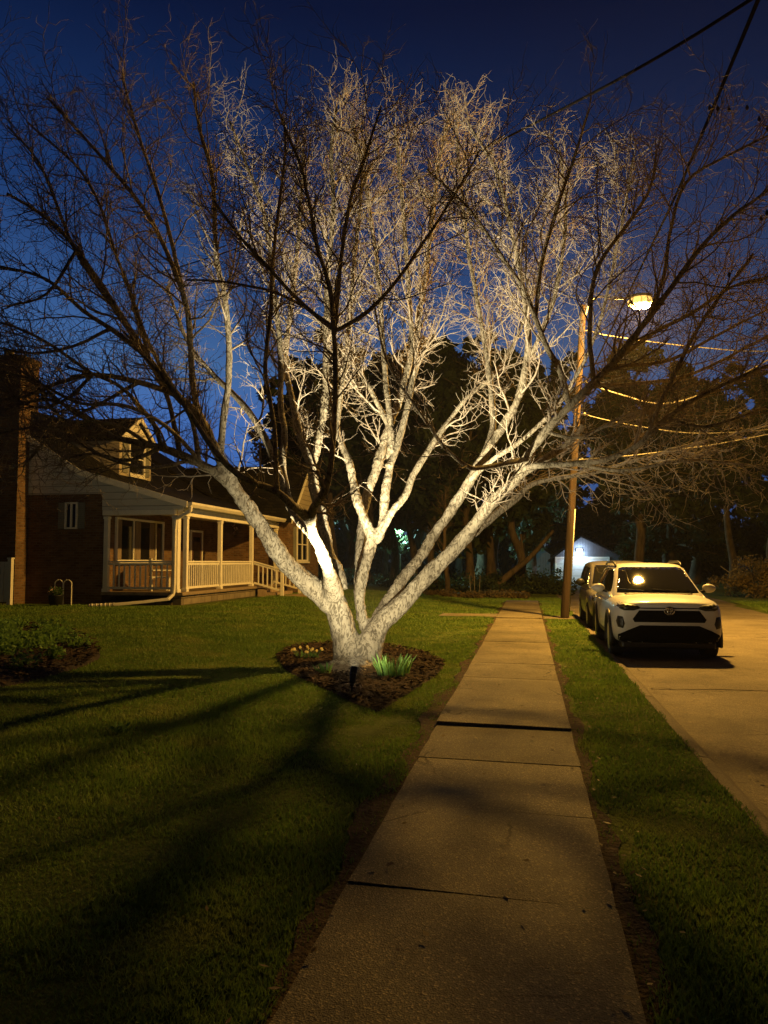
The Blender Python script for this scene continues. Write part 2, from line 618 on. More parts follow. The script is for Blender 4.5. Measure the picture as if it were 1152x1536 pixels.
def thing(name, loc, label, cat, group=None):
    o = bpy.data.objects.new(name, None)
    o.empty_display_size = .2
    COL.objects.link(o)
    o.location = tuple(float(q) for q in loc)
    return tag(o, label, cat, group)


def tag(o, label=None, cat=None, group=None, kind=None):
    if label: o['label'] = label
    if cat: o['category'] = cat
    if group: o['group'] = group
    if kind: o['kind'] = kind
    return o


def struct(o):
    o['kind'] = 'structure'
    return o


def copy_thing(root, loc, rz, label=None, sc=1.0):
    r = root.copy()
    COL.objects.link(r)
    r.location = loc
    r.rotation_euler = (0, 0, rz)
    r.scale = (sc, sc, sc)
    if label: r['label'] = label
    for ch in list(root.children):
        c = ch.copy(); COL.objects.link(c); c.parent = r
        for g in list(ch.children):
            d = g.copy(); COL.objects.link(d); d.parent = c
    return r


def catmull(pts, step=.12):
    """pts (n,k) -> resampled smooth curve"""
    p = np.array(pts, float)
    q = np.vstack([2 * p[0] - p[1], p, 2 * p[-1] - p[-2]])
    out = []
    for i in range(1, len(q) - 2):
        L = np.linalg.norm(q[i + 1][:3] - q[i][:3])
        n = max(2, int(L / step))
        tt = np.linspace(0, 1, n, endpoint=False)[:, None]
        p0, p1, p2, p3 = q[i - 1], q[i], q[i + 1], q[i + 2]
        out.append(.5 * (2 * p1 + (p2 - p0) * tt + (2 * p0 - 5 * p1 + 4 * p2 - p3) * tt ** 2 + (3 * p1 - p0 - 3 * p2 + p3) * tt ** 3))
    out.append(q[-2][None])
    return np.vstack(out)


def evaluated(o):
    dg = bpy.context.evaluated_depsgraph_get()
    me = bpy.data.meshes.new_from_object(o.evaluated_get(dg))
    return me


def sstep(t):
    t = np.clip(t, 0, 1)
    return t * t * (3 - 2 * t)


def gz(x, y):
    """lawn height: level by the sidewalk, a little higher by the house"""
    x = np.asarray(x, float)
    return .38 * sstep((-x - 2.0) / 7.0)


# ------------------------------------------------------------------ ground, sidewalk, street
SWL, SWR = -0.92, 0.39          # sidewalk edges
KX = 1.385                      # kerb line
STREET_Z = -0.05


def right_edge(y):
    return np.interp(y, [-60, 28, 48, 62, 400], [7.7, 7.7, 9.5, 12.8, 30])


xs = np.unique(np.concatenate([np.linspace(-300, -30, 10), np.linspace(-30, 1.37, 90), [1.385, 1.40], np.linspace(1.5, 30, 40), np.linspace(32, 300, 10)]))
ys = np.unique(np.concatenate([np.linspace(-60, 0, 14), np.linspace(0, 40, 80), np.linspace(41, 90, 30), np.linspace(100, 600, 12)]))
XX, YY = np.meshgrid(xs, ys)
ZZ = gz(XX, YY) + .012 * np.sin(XX * 1.3 + .4 * YY) * np.cos(YY * .9) * (XX < -1.4)
RE = right_edge(YY)
dip = (XX > 1.392) & (XX < RE) & (YY < 64)
ZZ = np.where(dip, -.12, ZZ)
nx, ny = len(xs), len(ys)
ii = np.arange(nx * ny).reshape(ny, nx)
fq = np.stack([ii[:-1, :-1], ii[:-1, 1:], ii[1:, 1:], ii[1:, :-1]], -1).reshape(-1, 4)
struct(np_mesh("ground", np.stack([XX, YY, ZZ], -1).reshape(-1, 3), fq, M['lawn'], smooth=True))

# street sheet
yy = np.concatenate([np.linspace(-60, 64, 125)])
V, Fc = [], []
NX = 14
for y in yy:
    re = float(right_edge(y))
    for k in range(NX):
        x = 1.50 + (re - 1.50) * k / (NX - 1)
        V.append((x, y, STREET_Z + .02 * math.sin(k / (NX - 1) * math.pi)))
for j in range(len(yy) - 1):
    for k in range(NX - 1):
        a = j * NX + k
        Fc.append((a, a + 1, a + NX + 1, a + NX))
struct(np_mesh("street", V, Fc, M['asphalt'], smooth=True))
# tar-filled joints across the street
mb = MB()
for y in (10.9, 18.6, 24.5, 31):
    re = float(right_edge(y))
    pts = [(x_, y + .04 * math.sin(x_ * 3.7 + y) + .02 * random.random(), STREET_Z + .02 * math.sin((x_ - 1.5) / (re - 1.5) * math.pi) + .005) for x_ in np.linspace(1.6, re - .1, 15)]
    for a, b_ in zip(pts[:-1], pts[1:]):
        w = .010 + .008 * random.random()
        mb.add([(a[0], a[1] - w, a[2]), (b_[0], b_[1] - w, b_[2]), (b_[0], b_[1] + w, b_[2]), (a[0], a[1] + w, a[2])], [(0, 1, 2, 3)])
o = struct(mb.build("street_joint", M['soil']))
# kerb in lengths, worn
mb = MB()
y = -20.0
while y < 62:
    L = 3.0
    dz = random.uniform(-.008, .008)
    mb.add([(KX, y + .01, -.3), (KX + .16, y + .01, -.3), (KX + .16, y + L - .01, -.3), (KX, y + L - .01, -.3),
            (KX, y + .01, .012 + dz), (KX + .09, y + .01, .008 + dz), (KX + .09, y + L - .01, .008 + dz), (KX, y + L - .01, .012 + dz),
            (KX + .15, y + .01, STREET_Z + .012), (KX + .15, y + L - .01, STREET_Z + .012)],
           [(4, 5, 6, 7), (5, 8, 9, 6), (0, 4, 7, 3), (8, 1, 2, 9), (0, 1, 8, 5, 4), (3, 7, 6, 9, 2)])
    y += L
struct(mb.build("kerb", M['kerb']))

# sidewalk slabs; joints where the photograph shows them
joints = [33.3, 29.5, 26.0, 22.6, 18.6, 16.0, 14.3, 12.6, 11.0, 7.75, 6.45, 5.2, 3.88, 2.5, 1.1, -.3, -1.7, -3.1, -4.5]
mb = MB()
for i in range(len(joints) - 1):
    y1, y0 = joints[i], joints[i + 1]
    g = .004
    zl, zr = random.uniform(-.006, .006), random.uniform(-.006, .006)
    lift0 = .030 if abs(y0 - 7.75) < .01 or abs(y0 - 22.6) < .01 else random.uniform(.002, .004)   # the heaved near edge
    lift1 = random.uniform(0, .003)
    n = 6
    top = []
    for a in range(n + 1):
        for c_ in range(n + 1):
            u, w = a / n, c_ / n
            e = .010 if (a in (0, n) or c_ in (0, n)) else 0
            x = SWL + (SWR - SWL) * u + random.uniform(-.006, .006) * (a in (0, n))
            yv = y0 + g + (y1 - y0 - 2 * g) * w
            # slabs twist slightly: near edges run a little askew as in the photo
            yv += .07 * (.5 - u)
            top.append((x, yv, .028 + zl * (1 - u) + zr * u + lift0 * (1 - w) + lift1 * w - e * .6))
    fs = []
    for a in range(n):
        for c_ in range(n):
            k = a * (n + 1) + c_
            fs.append((k, k + n + 1, k + n + 2, k + 1))
    ring = [c_ for c_ in range(n + 1)] + [a * (n + 1) + n for a in range(1, n + 1)] + [n * (n + 1) + c_ for c_ in range(n - 1, -1, -1)] + [a * (n + 1) for a in range(n - 1, 0, -1)]
    nb = len(top)
    bot = [(top[k][0], top[k][1], -.08) for k in ring]
    for q in range(len(ring)):
        q2 = (q + 1) % len(ring)
        fs.append((ring[q], ring[q2], nb + q2, nb + q))
    mb.add(top + bot, fs)
struct(mb.build("sidewalk", M['concrete']))
# carriage walk: short slabs linking sidewalk to kerb and the lawn side
mb = MB()
mb.box((SWR + .03, 22.75, -.08), (KX - .01, 24.0, .022))
mb.box((-2.7, 23.4, -.08), (SWL - .03, 24.6, .022))
struct(mb.build("path", M['concrete'], bevel=.012))

# bare soil along both sidewalk edges (irregular strips)
V, Fc = [], []
for side in (-1, 1):
    yv = np.arange(-3, 33, .12)
    base = len(V)
    for i, y in enumerate(yv):
        w = .06 + .04 * math.sin(y * 1.7 + side) + .03 * math.sin(y * 4.1) + .05 * random.random()
        if side < 0:
            w += .10 * math.exp(-((y - 8.0) / 4.0) ** 2)
        w = max(.03, w)
        xi = SWL if side < 0 else SWR
        V.append((xi - side * .01, y, .006)); V.append((xi + side * w, y, .014))
        if i:
            a = base + 2 * (i - 1)
            Fc.append((a, a + 1, a + 3, a + 2) if side > 0 else (a, a + 2, a + 3, a + 1))
struct(np_mesh("soil_edge", V, Fc, M['soil']))

# ------------------------------------------------------------------ planting beds
TB = G(530, 1000, 0.03)          # base of the tree
def bed_poly():
    pix = [(415, 992), (440, 978), (490, 970), (560, 968), (620, 976), (662, 992), (655, 1012), (625, 1030), (590, 1052), (567, 1066), (530, 1052), (480, 1030), (432, 1010)]
    return np.array([G(a, b_, 0.02)[:2] for a, b_ in pix])


def smooth_poly(pp, n=80):
    q = catmull(np.vstack([pp, pp[:1]]), .08)
    return q[:-1]


BED = smooth_poly(bed_poly())
BED2 = smooth_poly(np.array([G(a, b_, .15)[:2] for a, b_ in [(-70, 985), (-20, 962), (60, 958), (130, 978), (150, 994), (128, 1008), (60, 1028), (0, 1042), (-60, 1048)]]))


def inside(poly, x, y):
    x = np.asarray(x); y = np.asarray(y)
    c = np.zeros(x.shape, bool)
    n = len(poly)
    j = n - 1
    for i in range(n):
        xi, yi = poly[i]; xj, yj = poly[j]
        hit = ((yi > y) != (yj > y)) & (x < (xj - xi) * (y - yi) / (yj - yi + 1e-12) + xi)
        c ^= hit
        j = i
    return c


def bed_mesh(name, poly, mat, h, rings=8, peak=None, bumpy=.02, base=.004):
    cen = peak if peak is not None else poly.mean(0)
    V, Fc = [], []
    n = len(poly)
    for r in range(rings + 1):
        u = r / rings
        for p in poly:
            q = cen * (1 - u) + p * u
            z = gz(q[0], q[1]) + base + h * (1 - u ** 1.6) + (bumpy * random.uniform(-1, 1) if 0 < r < rings else 0) + (.012 if r < rings else 0)
            V.append((q[0], q[1], z))
    for r in range(rings):
        for i in range(n):
            a = r * n + i; b_ = r * n + (i + 1) % n
            Fc.append((a, a + n, b_ + n, b_))
    return np_mesh(name, V, Fc, mat, smooth=True)


struct(bed_mesh("mulch_bed", BED, M['mulch'], .05, peak=TB[:2] + np.array([.05, -.1])))
# pale mound of soil over the roots
mp = smooth_poly(np.array([[TB[0] + math.cos(a) * .78 * (1 + .12 * math.sin(3 * a)), TB[1] - .42 + math.sin(a) * .66] for a in np.linspace(0, 2 * math.pi, 16, endpoint=False)]))
struct(bed_mesh("root_mound", mp, M['dirt'], .055, peak=TB[:2] + np.array([0, -.3]), base=.012))
struct(bed_mesh("mulch_bed", BED2, M['mulch'], .10, base=.006))


def chips(poly, n, cen, hgt, avoid=0):
    lo, hi = poly.min(0), poly.max(0)
    p = lo + rng.random((n * 2, 2)) * (hi - lo)
    p = p[inside(poly, p[:, 0], p[:, 1])][:n]
    if avoid:
        p = p[np.linalg.norm(p - cen, axis=1) > avoid * rng.uniform(.7, 1.15, len(p))]
    n = len(p)
    a = rng.random(n) * 2 * math.pi
    L = rng.uniform(.02, .075, n); w = rng.uniform(.006, .016, n)
    z = gz(p[:, 0], p[:, 1]) + rng.uniform(.03, .03 + hgt, n)
    ti = rng.uniform(-.4, .4, n)
    dx, dy = np.cos(a) * L, np.sin(a) * L
    ex, ey = -np.sin(a) * w, np.cos(a) * w
    c = np.stack([p[:, 0], p[:, 1], z], -1)
    d = np.stack([dx, dy, ti * L], -1); e = np.stack([ex, ey, rng.uniform(-.5, .5, n) * w], -1)
    V = np.stack([c - d - e, c + d - e, c + d + e, c - d + e], 1).reshape(-1, 3)
    return V, np.arange(len(V)).reshape(-1, 4)


v1, f1 = chips(BED, 9000, TB[:2] + np.array([0, -.42]), .05, .55)
v2, f2 = chips(BED2, 5000, BED2.mean(0), .10)
tag(np_mesh("bark_chips", np.vstack([v1, v2]), np.vstack([f1, f2 + len(v1)]), M['chip']), kind='stuff')


# ------------------------------------------------------------------ grass blades
def grass():
    n = 820000
    u = rng.random(n)
    d = 1.6 + (36 - 1.6) * u ** 1.25
    ang = rng.uniform(R(-42), R(32), n)
    dirx = np.sin(-YAW + ang); diry = np.cos(-YAW + ang)
    x = dirx * d; y = diry * d
    ok = ~((x > SWL - .02) & (x < SWR + .02) & (y < 33.35))
    edge = np.where(x < SWL, SWL - x, x - SWR)
    ok &= ~((edge > 0) & (edge < .10 + .06 * np.sin(y * 1.7) + .06 * np.sin(y * 4.1)) & (rng.random(n) < .85) & (y < 33))
    ok &= ~((x > KX + .015 + .02 * np.sin(y * 3.7)) & (x < right_edge(y) + .1))
    ok &= ~(inside(BED, x, y)) & ~(inside(BED2, x, y))
    ok &= ~((x > SWR) & (x < KX) & (y > 22.7) & (y < 24.05)) & ~((x > -2.7) & (x < SWL) & (y > 23.4) & (y < 24.6))
    ok &= ~((x < -9.4) & (y > 20.6))
    x, y, d = x[ok], y[ok], d[ok]
    n = len(x)
    patch = .7 * np.sin(x * 5.3 + y * 3.1) * np.sin(y * 6.1 - x * 2.2) + np.sin(x * 2.1 + 1.3 * np.sin(y * 1.1)) * np.cos(y * 1.7 + np.sin(x * 1.9))
    h = rng.uniform(.018, .042, n) * (1 + .40 * patch) * (1 + .012 * d)
    w = rng.uniform(.0014, .0026, n) * (1 + .18 * d)
    a = rng.random(n) * 2 * math.pi
    lean = rng.uniform(.2, 1.0, n) * h
    la = rng.random(n) * 2 * math.pi
    z0 = gz(x, y) - .005
    b0 = np.stack([x, y, z0], -1)
    wv = np.stack([np.cos(a) * w, np.sin(a) * w, np.zeros(n)], -1)
    mid = b0 + np.stack([np.cos(la) * lean * .35, np.sin(la) * lean * .35, h * .6], -1)
    tip = b0 + np.stack([np.cos(la) * lean, np.sin(la) * lean, h], -1)
    V = np.stack([b0 - wv, b0 + wv, mid + wv * .7, mid - wv * .7, tip], 1).reshape(-1, 3)
    k = np.arange(n)[:, None] * 5
    Fq = np.concatenate([k + np.array([[0, 1, 2]]), k + np.array([[0, 2, 3]]), k + np.array([[3, 2, 4]])], 0)
    tag(np_mesh("grass", V, Fq, M['grass']), kind='stuff')


grass()

# fallen leaves and twigs lying on the sidewalk edges, verge and gutter
def litter():
    n = 1300
    y = rng.uniform(1.6, 30, n)
    k = rng.integers(0, 6, n)
    x = np.select([k == 0, k == 1, k == 2], [SWL + rng.normal(-.06, .10, n), SWR + rng.normal(.08, .08, n), KX + .22 + np.abs(rng.normal(0, .10, n))], SWL + rng.random(n) * (SWR - SWL))
    x = np.where(k >= 4, rng.uniform(-9, 1.3, n), x)
    z = np.where(x > KX + .15, STREET_Z + .02, np.where((x > SWL) & (x < SWR), .056, .045 + gz(x, y)))
    a = rng.random(n) * 6.283; L = rng.uniform(.010, .030, n); w = L * rng.uniform(.25, .6, n)
    c = np.stack([x, y, z], -1)
    d = np.stack([np.cos(a) * L, np.sin(a) * L, rng.uniform(0, .3, n) * L], -1); e = np.stack([-np.sin(a) * w, np.cos(a) * w, rng.uniform(0, .4, n) * w], -1)
    V = np.stack([c - d, c + e, c + d, c - e], 1).reshape(-1, 3)
    tag(np_mesh("leaf_litter", V, np.arange(len(V)).reshape(-1, 4), M['dry']), kind='stuff')


litter()

# ------------------------------------------------------------------ the big tree
# limbs: (pixel x, pixel y, depth m, radius px) traced once, then placed at their own depths as real limbs
LIMBS = [
    # trunk bases
    [(525, 1014, 12.1, 48), (523, 992, 12.1, 40), (519, 966, 12.1, 34), (509, 925, 12.1, 30), (497, 890, 12.05, 26), (491, 866, 12.0, 20)],
    [(545, 1014, 12.1, 47), (548, 992, 12.1, 39), (553, 970, 12.1, 33), (569, 938, 12.15, 26), (600, 908, 12.2, 22), (633, 872, 12.25, 20), (668, 836, 12.2, 19), (699, 801, 12.1, 17),
     (739, 749, 11.9, 14), (774, 716, 11.7, 12), (790, 683, 11.4, 10), (815, 648, 11.1, 9), (853, 607, 10.8, 8.5), (912, 549, 10.3, 8), (947, 508, 9.9, 7), (999, 442, 9.4, 6),
     (1047, 376, 9.0, 5), (1099, 323, 8.7, 4), (1160, 280, 8.4, 3)],
    # A big left limb
    [(506, 915, 12.1, 27), (470, 882, 12.0, 25), (430, 845, 11.9, 23), (395, 795, 11.8, 21), (362, 747, 11.7, 18), (340, 706, 11.5, 15), (318, 665, 11.3, 11),
     (296, 622, 11.0, 9.5), (262, 590, 10.8, 9), (215, 530, 10.4, 8), (187, 484, 10.2, 6.5), (153, 432, 9.9, 5.5), (115, 376, 9.6, 4.5), (70, 328, 9.4, 3.8), (10, 290, 9.1, 3)],
    [(352, 738, 11.6, 12), (325, 708, 11.4, 11), (288, 690, 11.2, 10), (243, 671, 11.0, 8), (174, 657, 10.8, 6), (121, 647, 10.6, 4.5), (60, 640, 10.4, 3.5), (0, 650, 10.3, 2.5)],
    [(264, 592, 10.8, 7), (208, 574, 10.5, 6), (139, 562, 10.2, 5), (87, 574, 10, 4), (35, 595, 9.9, 3), (-20, 600, 9.8, 2)],
    [(215, 529, 10.4, 6), (167, 494, 10.1, 5), (125, 467, 9.9, 4.5), (70, 420, 9.6, 3.5), (0, 400, 9.3, 3)],
    [(323, 675, 11.4, 8), (292, 602, 11.2, 7), (285, 525, 11.0, 6.5), (278, 456, 10.7, 6), (245, 369, 10.3, 5), (205, 300, 10.0, 4.5), (140, 195, 9.6, 3.5), (70, 70, 9.2, 2.5)],
    [(330, 685, 11.5, 8), (336, 630, 11.6, 7.5), (343, 578, 11.6, 7), (344, 508, 11.6, 6.5), (337, 439, 11.5, 6), (326, 387, 11.4, 5.5), (320, 270, 11.0, 4.5), (300, 150, 10.6, 3.5), (290, 30, 10.2, 2.2)],
    [(243, 669, 11.0, 6), (232, 640, 10.8, 5.5), (212, 615, 10.6, 5), (174, 578, 10.3, 4), (100, 550, 10.0, 3)],
    [(270, 680, 11.1, 6), (262, 640, 11.3, 5.5), (250, 592, 11.4, 5), (225, 540, 11.5, 4), (190, 420, 11.6, 3)],
    [(298, 692, 11.2, 6), (290, 645, 11.0, 5), (276, 610, 10.8, 4.5), (225, 520, 10.4, 4), (180, 400, 10, 3.5), (130, 270, 9.7, 3), (40, 130, 9.3, 2.2)],
    [(187, 484, 10.2, 5), (120, 390, 9.8, 4), (60, 240, 9.5, 3), (10, 140, 9.3, 2)],
    [(278, 456, 10.7, 5), (250, 330, 10.3, 4.2), (215, 200, 10, 3.5), (190, 60, 9.6, 2.5), (185, 10, 9.5, 2)],
    # B the limb reaching toward the viewer
    [(500, 892, 11.95, 26), (494, 862, 11.6, 17), (482, 828, 11.0, 14), (469, 800, 10.4, 13), (467, 780, 9.9, 11), (474, 757, 9.4, 9), (487, 740, 9.1, 8), (496, 708, 8.9, 7),
     (501, 639, 8.8, 6), (503, 569, 8.75, 5.6), (501, 500, 8.7, 5.4), (498, 447, 8.65, 5.5), (487, 405, 8.6, 4.8), (474, 364, 8.5, 4.2), (456, 267, 8.2, 3.6), (435, 180, 8.0, 3), (415, 90, 7.8, 2)],
    [(501, 500, 8.7, 6), (506, 447, 8.8, 5), (515, 364, 8.6, 4.5), (526, 301, 8.5, 4), (543, 246, 8.3, 3.6), (557, 169, 8.2, 3), (572, 90, 8.1, 2)],
    [(500, 494, 8.7, 5), (449, 451, 8.8, 4.5), (404, 402, 8.6, 4), (362, 357, 8.4, 3.4), (320, 300, 8.2, 2.6)],
    [(502, 497, 8.7, 5), (550, 468, 8.8, 4.5), (595, 419, 8.7, 4), (633, 364, 8.6, 3.5), (685, 285, 8.5, 2.6), (720, 200, 8.4, 2)],
    [(499, 489, 8.7, 4), (449, 455, 9.1, 3.5), (404, 435, 9.2, 3), (342, 423, 9.3, 2.5), (280, 420, 9.4, 2)],
    [(467, 785, 10.0, 11), (453, 767, 9.5, 10), (439, 757, 9.25, 9), (415, 736, 9.1, 8), (376, 722, 9.05, 7), (345, 701, 9.0, 7), (317, 668, 8.95, 6), (290, 625, 8.9, 5), (240, 560, 8.9, 4), (180, 500, 9, 3)],
    [(415, 736, 9.1, 6), (412, 690, 9.0, 5.5), (411, 639, 9.0, 5), (404, 597, 9.0, 5), (398, 552, 9.0, 4.8), (405, 480, 9.0, 4.5), (408, 405, 9.3, 4), (418, 315, 9.1, 3.5), (428, 204, 8.9, 2.8), (425, 120, 8.7, 2)],
    # B3 lit limbs going back left
    [(469, 806, 10.95, 10), (455, 790, 11.1, 10), (439, 769, 11.4, 10), (428, 736, 11.7, 9.5), (411, 694, 12.0, 8.5), (387, 639, 12.4, 7.5), (352, 594, 12.8, 6.5), (320, 562, 13.1, 5.5), (280, 510, 13.5, 4), (250, 430, 13.8, 3)],
    [(432, 748, 11.6, 8), (425, 701, 12.0, 7.5), (428, 649, 12.4, 7), (421, 604, 12.8, 6.5), (420, 535, 13.2, 6), (412, 440, 13.6, 5), (395, 320, 14.0, 4), (365, 220, 14.3, 3), (345, 130, 14.5, 2)],
    [(512, 885, 12.1, 18), (505, 855, 12.2, 15), (494, 830, 12.35, 13), (484, 778, 12.6, 12), (472, 736, 12.9, 12), (466, 694, 13.1, 11), (453, 663, 13.3, 9), (439, 604, 13.7, 7), (428, 540, 14.0, 6), (440, 440, 14.4, 5), (450, 320, 14.7, 4), (455, 200, 15, 3)],
    [(468, 700, 13.1, 9), (480, 655, 13.3, 8.5), (487, 587, 13.6, 8), (489, 500, 14.0, 7), (492, 410, 14.3, 6), (500, 320, 14.6, 5), (497, 200, 15.0, 4), (505, 90, 15.3, 2.5)],
    # C centre leader
    [(548, 945, 12.25, 13), (543, 915, 12.3, 13), (541, 890, 12.35, 13), (546, 862, 12.4, 14), (554, 835, 12.45, 14), (560, 808, 12.5, 14), (554, 790, 12.55, 12), (540, 757, 12.7, 11), (533, 726, 12.9, 10), (526, 694, 13.1, 9),
     (515, 665, 13.3, 6.5), (508, 640, 13.5, 5.5), (520, 540, 14, 5), (530, 420, 14.5, 4.5), (540, 300, 15, 3.5), (545, 180, 15.4, 2.5)],
    [(562, 812, 12.5, 11), (572, 790, 12.6, 10.5), (578, 743, 12.8, 10), (585, 694, 13.1, 9.5), (586, 646, 13.3, 8), (574, 622, 13.5, 6.5), (557, 590, 13.6, 5.5), (540, 559, 13.8, 5), (515, 531, 14, 4), (470, 470, 14.3, 3)],
    [(583, 700, 13.0, 8.5), (595, 674, 13.2, 8), (609, 622, 13.5, 7), (619, 569, 13.8, 6.5), (625, 545, 13.9, 6), (618, 500, 14.1, 5.5), (610, 400, 14.5, 5), (600, 270, 15.0, 4), (592, 140, 15.4, 2.5)],
    [(586, 640, 13.3, 7), (583, 612, 13.4, 6.5), (578, 569, 13.7, 6), (574, 517, 14.0, 5.5), (565, 400, 14.5, 4.5), (548, 280, 15.0, 3.5), (530, 130, 15.5, 2.2)],
    [(566, 806, 12.5, 9), (588, 767, 12.6, 8.5), (609, 740, 12.8, 8), (619, 712, 13.0, 7.5), (637, 681, 13.2, 7), (658, 649, 13.4, 6), (682, 618, 13.6, 5), (699, 597, 13.7, 4.5), (755, 540, 14.1, 4), (800, 440, 14.5, 3), (830, 330, 14.8, 2)],
    [(540, 930, 12.4, 10), (537, 880, 12.7, 10), (540, 830, 12.9, 11), (546, 757, 13.2, 11), (562, 708, 13.4, 11), (578, 656, 13.7, 10), (602, 587, 14.1, 8), (622, 510, 14.5, 6), (640, 400, 15, 5), (655, 270, 15.4, 3.5), (670, 140, 15.8, 2)],
    # D upper right leader
    [(560, 948, 12.2, 22), (584, 902, 12.4, 17), (604, 869, 12.6, 14.5), (631, 836, 12.8, 13.5), (649, 807, 12.9, 13.5), (671, 776, 12.95, 13), (699, 733, 13.0, 12), (728, 681, 12.9, 10.5), (753, 643, 13.0, 9.5), (777, 601, 13.0, 8.5),
     (790, 549, 13.0, 7.5), (792, 490, 13.0, 6.5), (775, 380, 13.2, 5), (745, 260, 13.5, 3.8), (700, 130, 13.8, 2)],
    [(722, 692, 12.9, 8), (738, 640, 13.3, 7), (735, 570, 13.7, 6), (722, 480, 14.2, 5), (705, 380, 14.6, 4), (690, 250, 15, 3), (685, 130, 15.3, 2)],
    [(782, 706, 11.55, 7), (800, 698, 11.3, 7.5), (830, 696, 11.1, 7.2), (860, 695, 10.9, 7), (912, 688, 10.6, 6.5), (965, 662, 10.2, 6), (1000, 626, 9.9, 5.5), (1070, 585, 9.5, 4.5), (1170, 540, 9.1, 3)],
    [(788, 690, 11.4, 6.5), (765, 694, 10.8, 6), (735, 699, 10.2, 5.5), (705, 701, 9.75, 5), (675, 680, 9.6, 4.5), (655, 657, 9.5, 4), (622, 608, 9.4, 3), (580, 540, 9.3, 2.5), (560, 450, 9.2, 2)],
    [(704, 720, 12.6, 6), (740, 690, 12.4, 5.5), (790, 655, 12.2, 5), (850, 590, 12, 4.2), (900, 480, 11.8, 3.5), (930, 350, 11.6, 2.6), (950, 220, 11.4, 2)],
    [(853, 604, 10.8, 7), (840, 556, 10.5, 6.5), (822, 525, 10.3, 6), (805, 483, 10.1, 5.5), (784, 430, 9.9, 4.5), (755, 388, 9.7, 4), (700, 310, 9.4, 3), (640, 250, 9.2, 2.2)],
    [(803, 480, 10.1, 5), (812, 400, 9.9, 4.5), (837, 309, 9.6, 4), (858, 240, 9.4, 3.4), (875, 150, 9.2, 2.5), (884, 100, 9.1, 2)],
    [(890, 570, 10.5, 6), (885, 500, 10.1, 5), (895, 407, 9.7, 4.5), (945, 330, 9.4, 4), (975, 280, 9.2, 3.2), (985, 200, 9, 2.2)],
    [(980, 468, 9.55, 5), (998, 410, 9.4, 4.2), (1008, 340, 9.2, 3.8), (1029, 274, 9, 3.4), (1075, 230, 8.8, 3), (1160, 160, 8.5, 2)],
    [(912, 549, 10.3, 5), (980, 500, 10.0, 4.5), (1040, 470, 9.7, 4), (1100, 430, 9.4, 3.2), (1170, 410, 9.2, 2.4)],
    [(690, 815, 12.15, 11), (728, 785, 12.3, 9.5), (749, 768, 12.4, 8.5), (774, 750, 12.5, 7.5), (801, 727, 12.6, 6), (843, 718, 12.6, 5), (885, 712, 12.6, 4.5), (960, 690, 12.4, 3.8), (1050, 665, 12.2, 3), (1140, 640, 12, 2)],
    [(774, 717, 11.7, 8), (815, 690, 11.4, 8), (857, 662, 11.2, 7.5), (875, 638, 11.1, 7)],
    [(965, 662, 10.2, 5), (1010, 560, 9.8, 4.5), (1060, 470, 9.5, 3.8), (1130, 380, 9.2, 2.6)],
    [(860, 695, 11.0, 5), (940, 705, 10.6, 4.5), (1030, 690, 10.2, 3.8), (1150, 700, 9.8, 2.5)],
    [(790, 549, 13, 5), (830, 450, 13.0, 4.5), (850, 330, 13.2, 3.5), (840, 200, 13.4, 2.2)],
    [(300, 692, 11.2, 5), (250, 640, 10.6, 4.5), (190, 610, 10.2, 4), (120, 605, 9.9, 3.4), (50, 570, 9.7, 2.8), (-20, 550, 9.5, 2)],
    [(230, 672, 11.0, 4.5), (180, 640, 10.6, 4), (120, 625, 10.2, 3.4), (60, 575, 9.9, 2.8), (10, 545, 9.7, 2.2)],
    [(288, 690, 11.2, 4.5), (230, 700, 10.6, 3.8), (170, 690, 10.2, 3.2), (110, 660, 10, 2.6), (50, 655, 9.8, 2)],
    [(139, 562, 10.2, 4), (95, 600, 10, 3.3), (50, 610, 9.8, 2.7), (5, 585, 9.7, 2)],
    [(208, 574, 10.5, 4.5), (150, 605, 10.2, 3.6), (90, 640, 10, 2.8), (35, 700, 9.9, 2)],
    [(121, 647, 10.6, 3.5), (80, 615, 10.3, 3), (40, 560, 10.1, 2.5), (5, 520, 10, 2)],
    [(243, 671, 11.0, 5), (190, 690, 10.7, 4), (140, 680, 10.5, 3.2), (90, 690, 10.4, 2.4)],
    [(174, 657, 10.8, 4.5), (110, 615, 10.4, 3.8), (60, 600, 10.2, 3), (-10, 620, 10, 2.2)],
    [(139, 562, 10.2, 4), (80, 520, 9.9, 3.4), (20, 490, 9.7, 2.8), (-30, 480, 9.6, 2)],
    [(115, 376, 9.6, 4), (70, 440, 9.4, 3), (10, 460, 9.2, 2.2)],
    [(165, 494, 10.1, 4), (110, 520, 9.9, 3.4), (50, 530, 9.7, 2.6), (-10, 520, 9.5, 2)],
    [(815, 646, 11.1, 5), (870, 655, 10.8, 4.2), (950, 620, 10.4, 3.5), (1050, 615, 10, 2.6)],
    [(1000, 626, 9.9, 4.5), (1060, 640, 9.7, 3.8), (1150, 610, 9.4, 2.6)],
    [(912, 549, 10.3, 4.5), (1000, 540, 10.2, 3.8), (1080, 500, 10, 3), (1160, 460, 9.8, 2.2)],
    [(878, 580, 10.6, 5), (960, 575, 10.6, 4.2), (1040, 560, 10.4, 3.5), (1160, 500, 10.2, 2.4)],
]


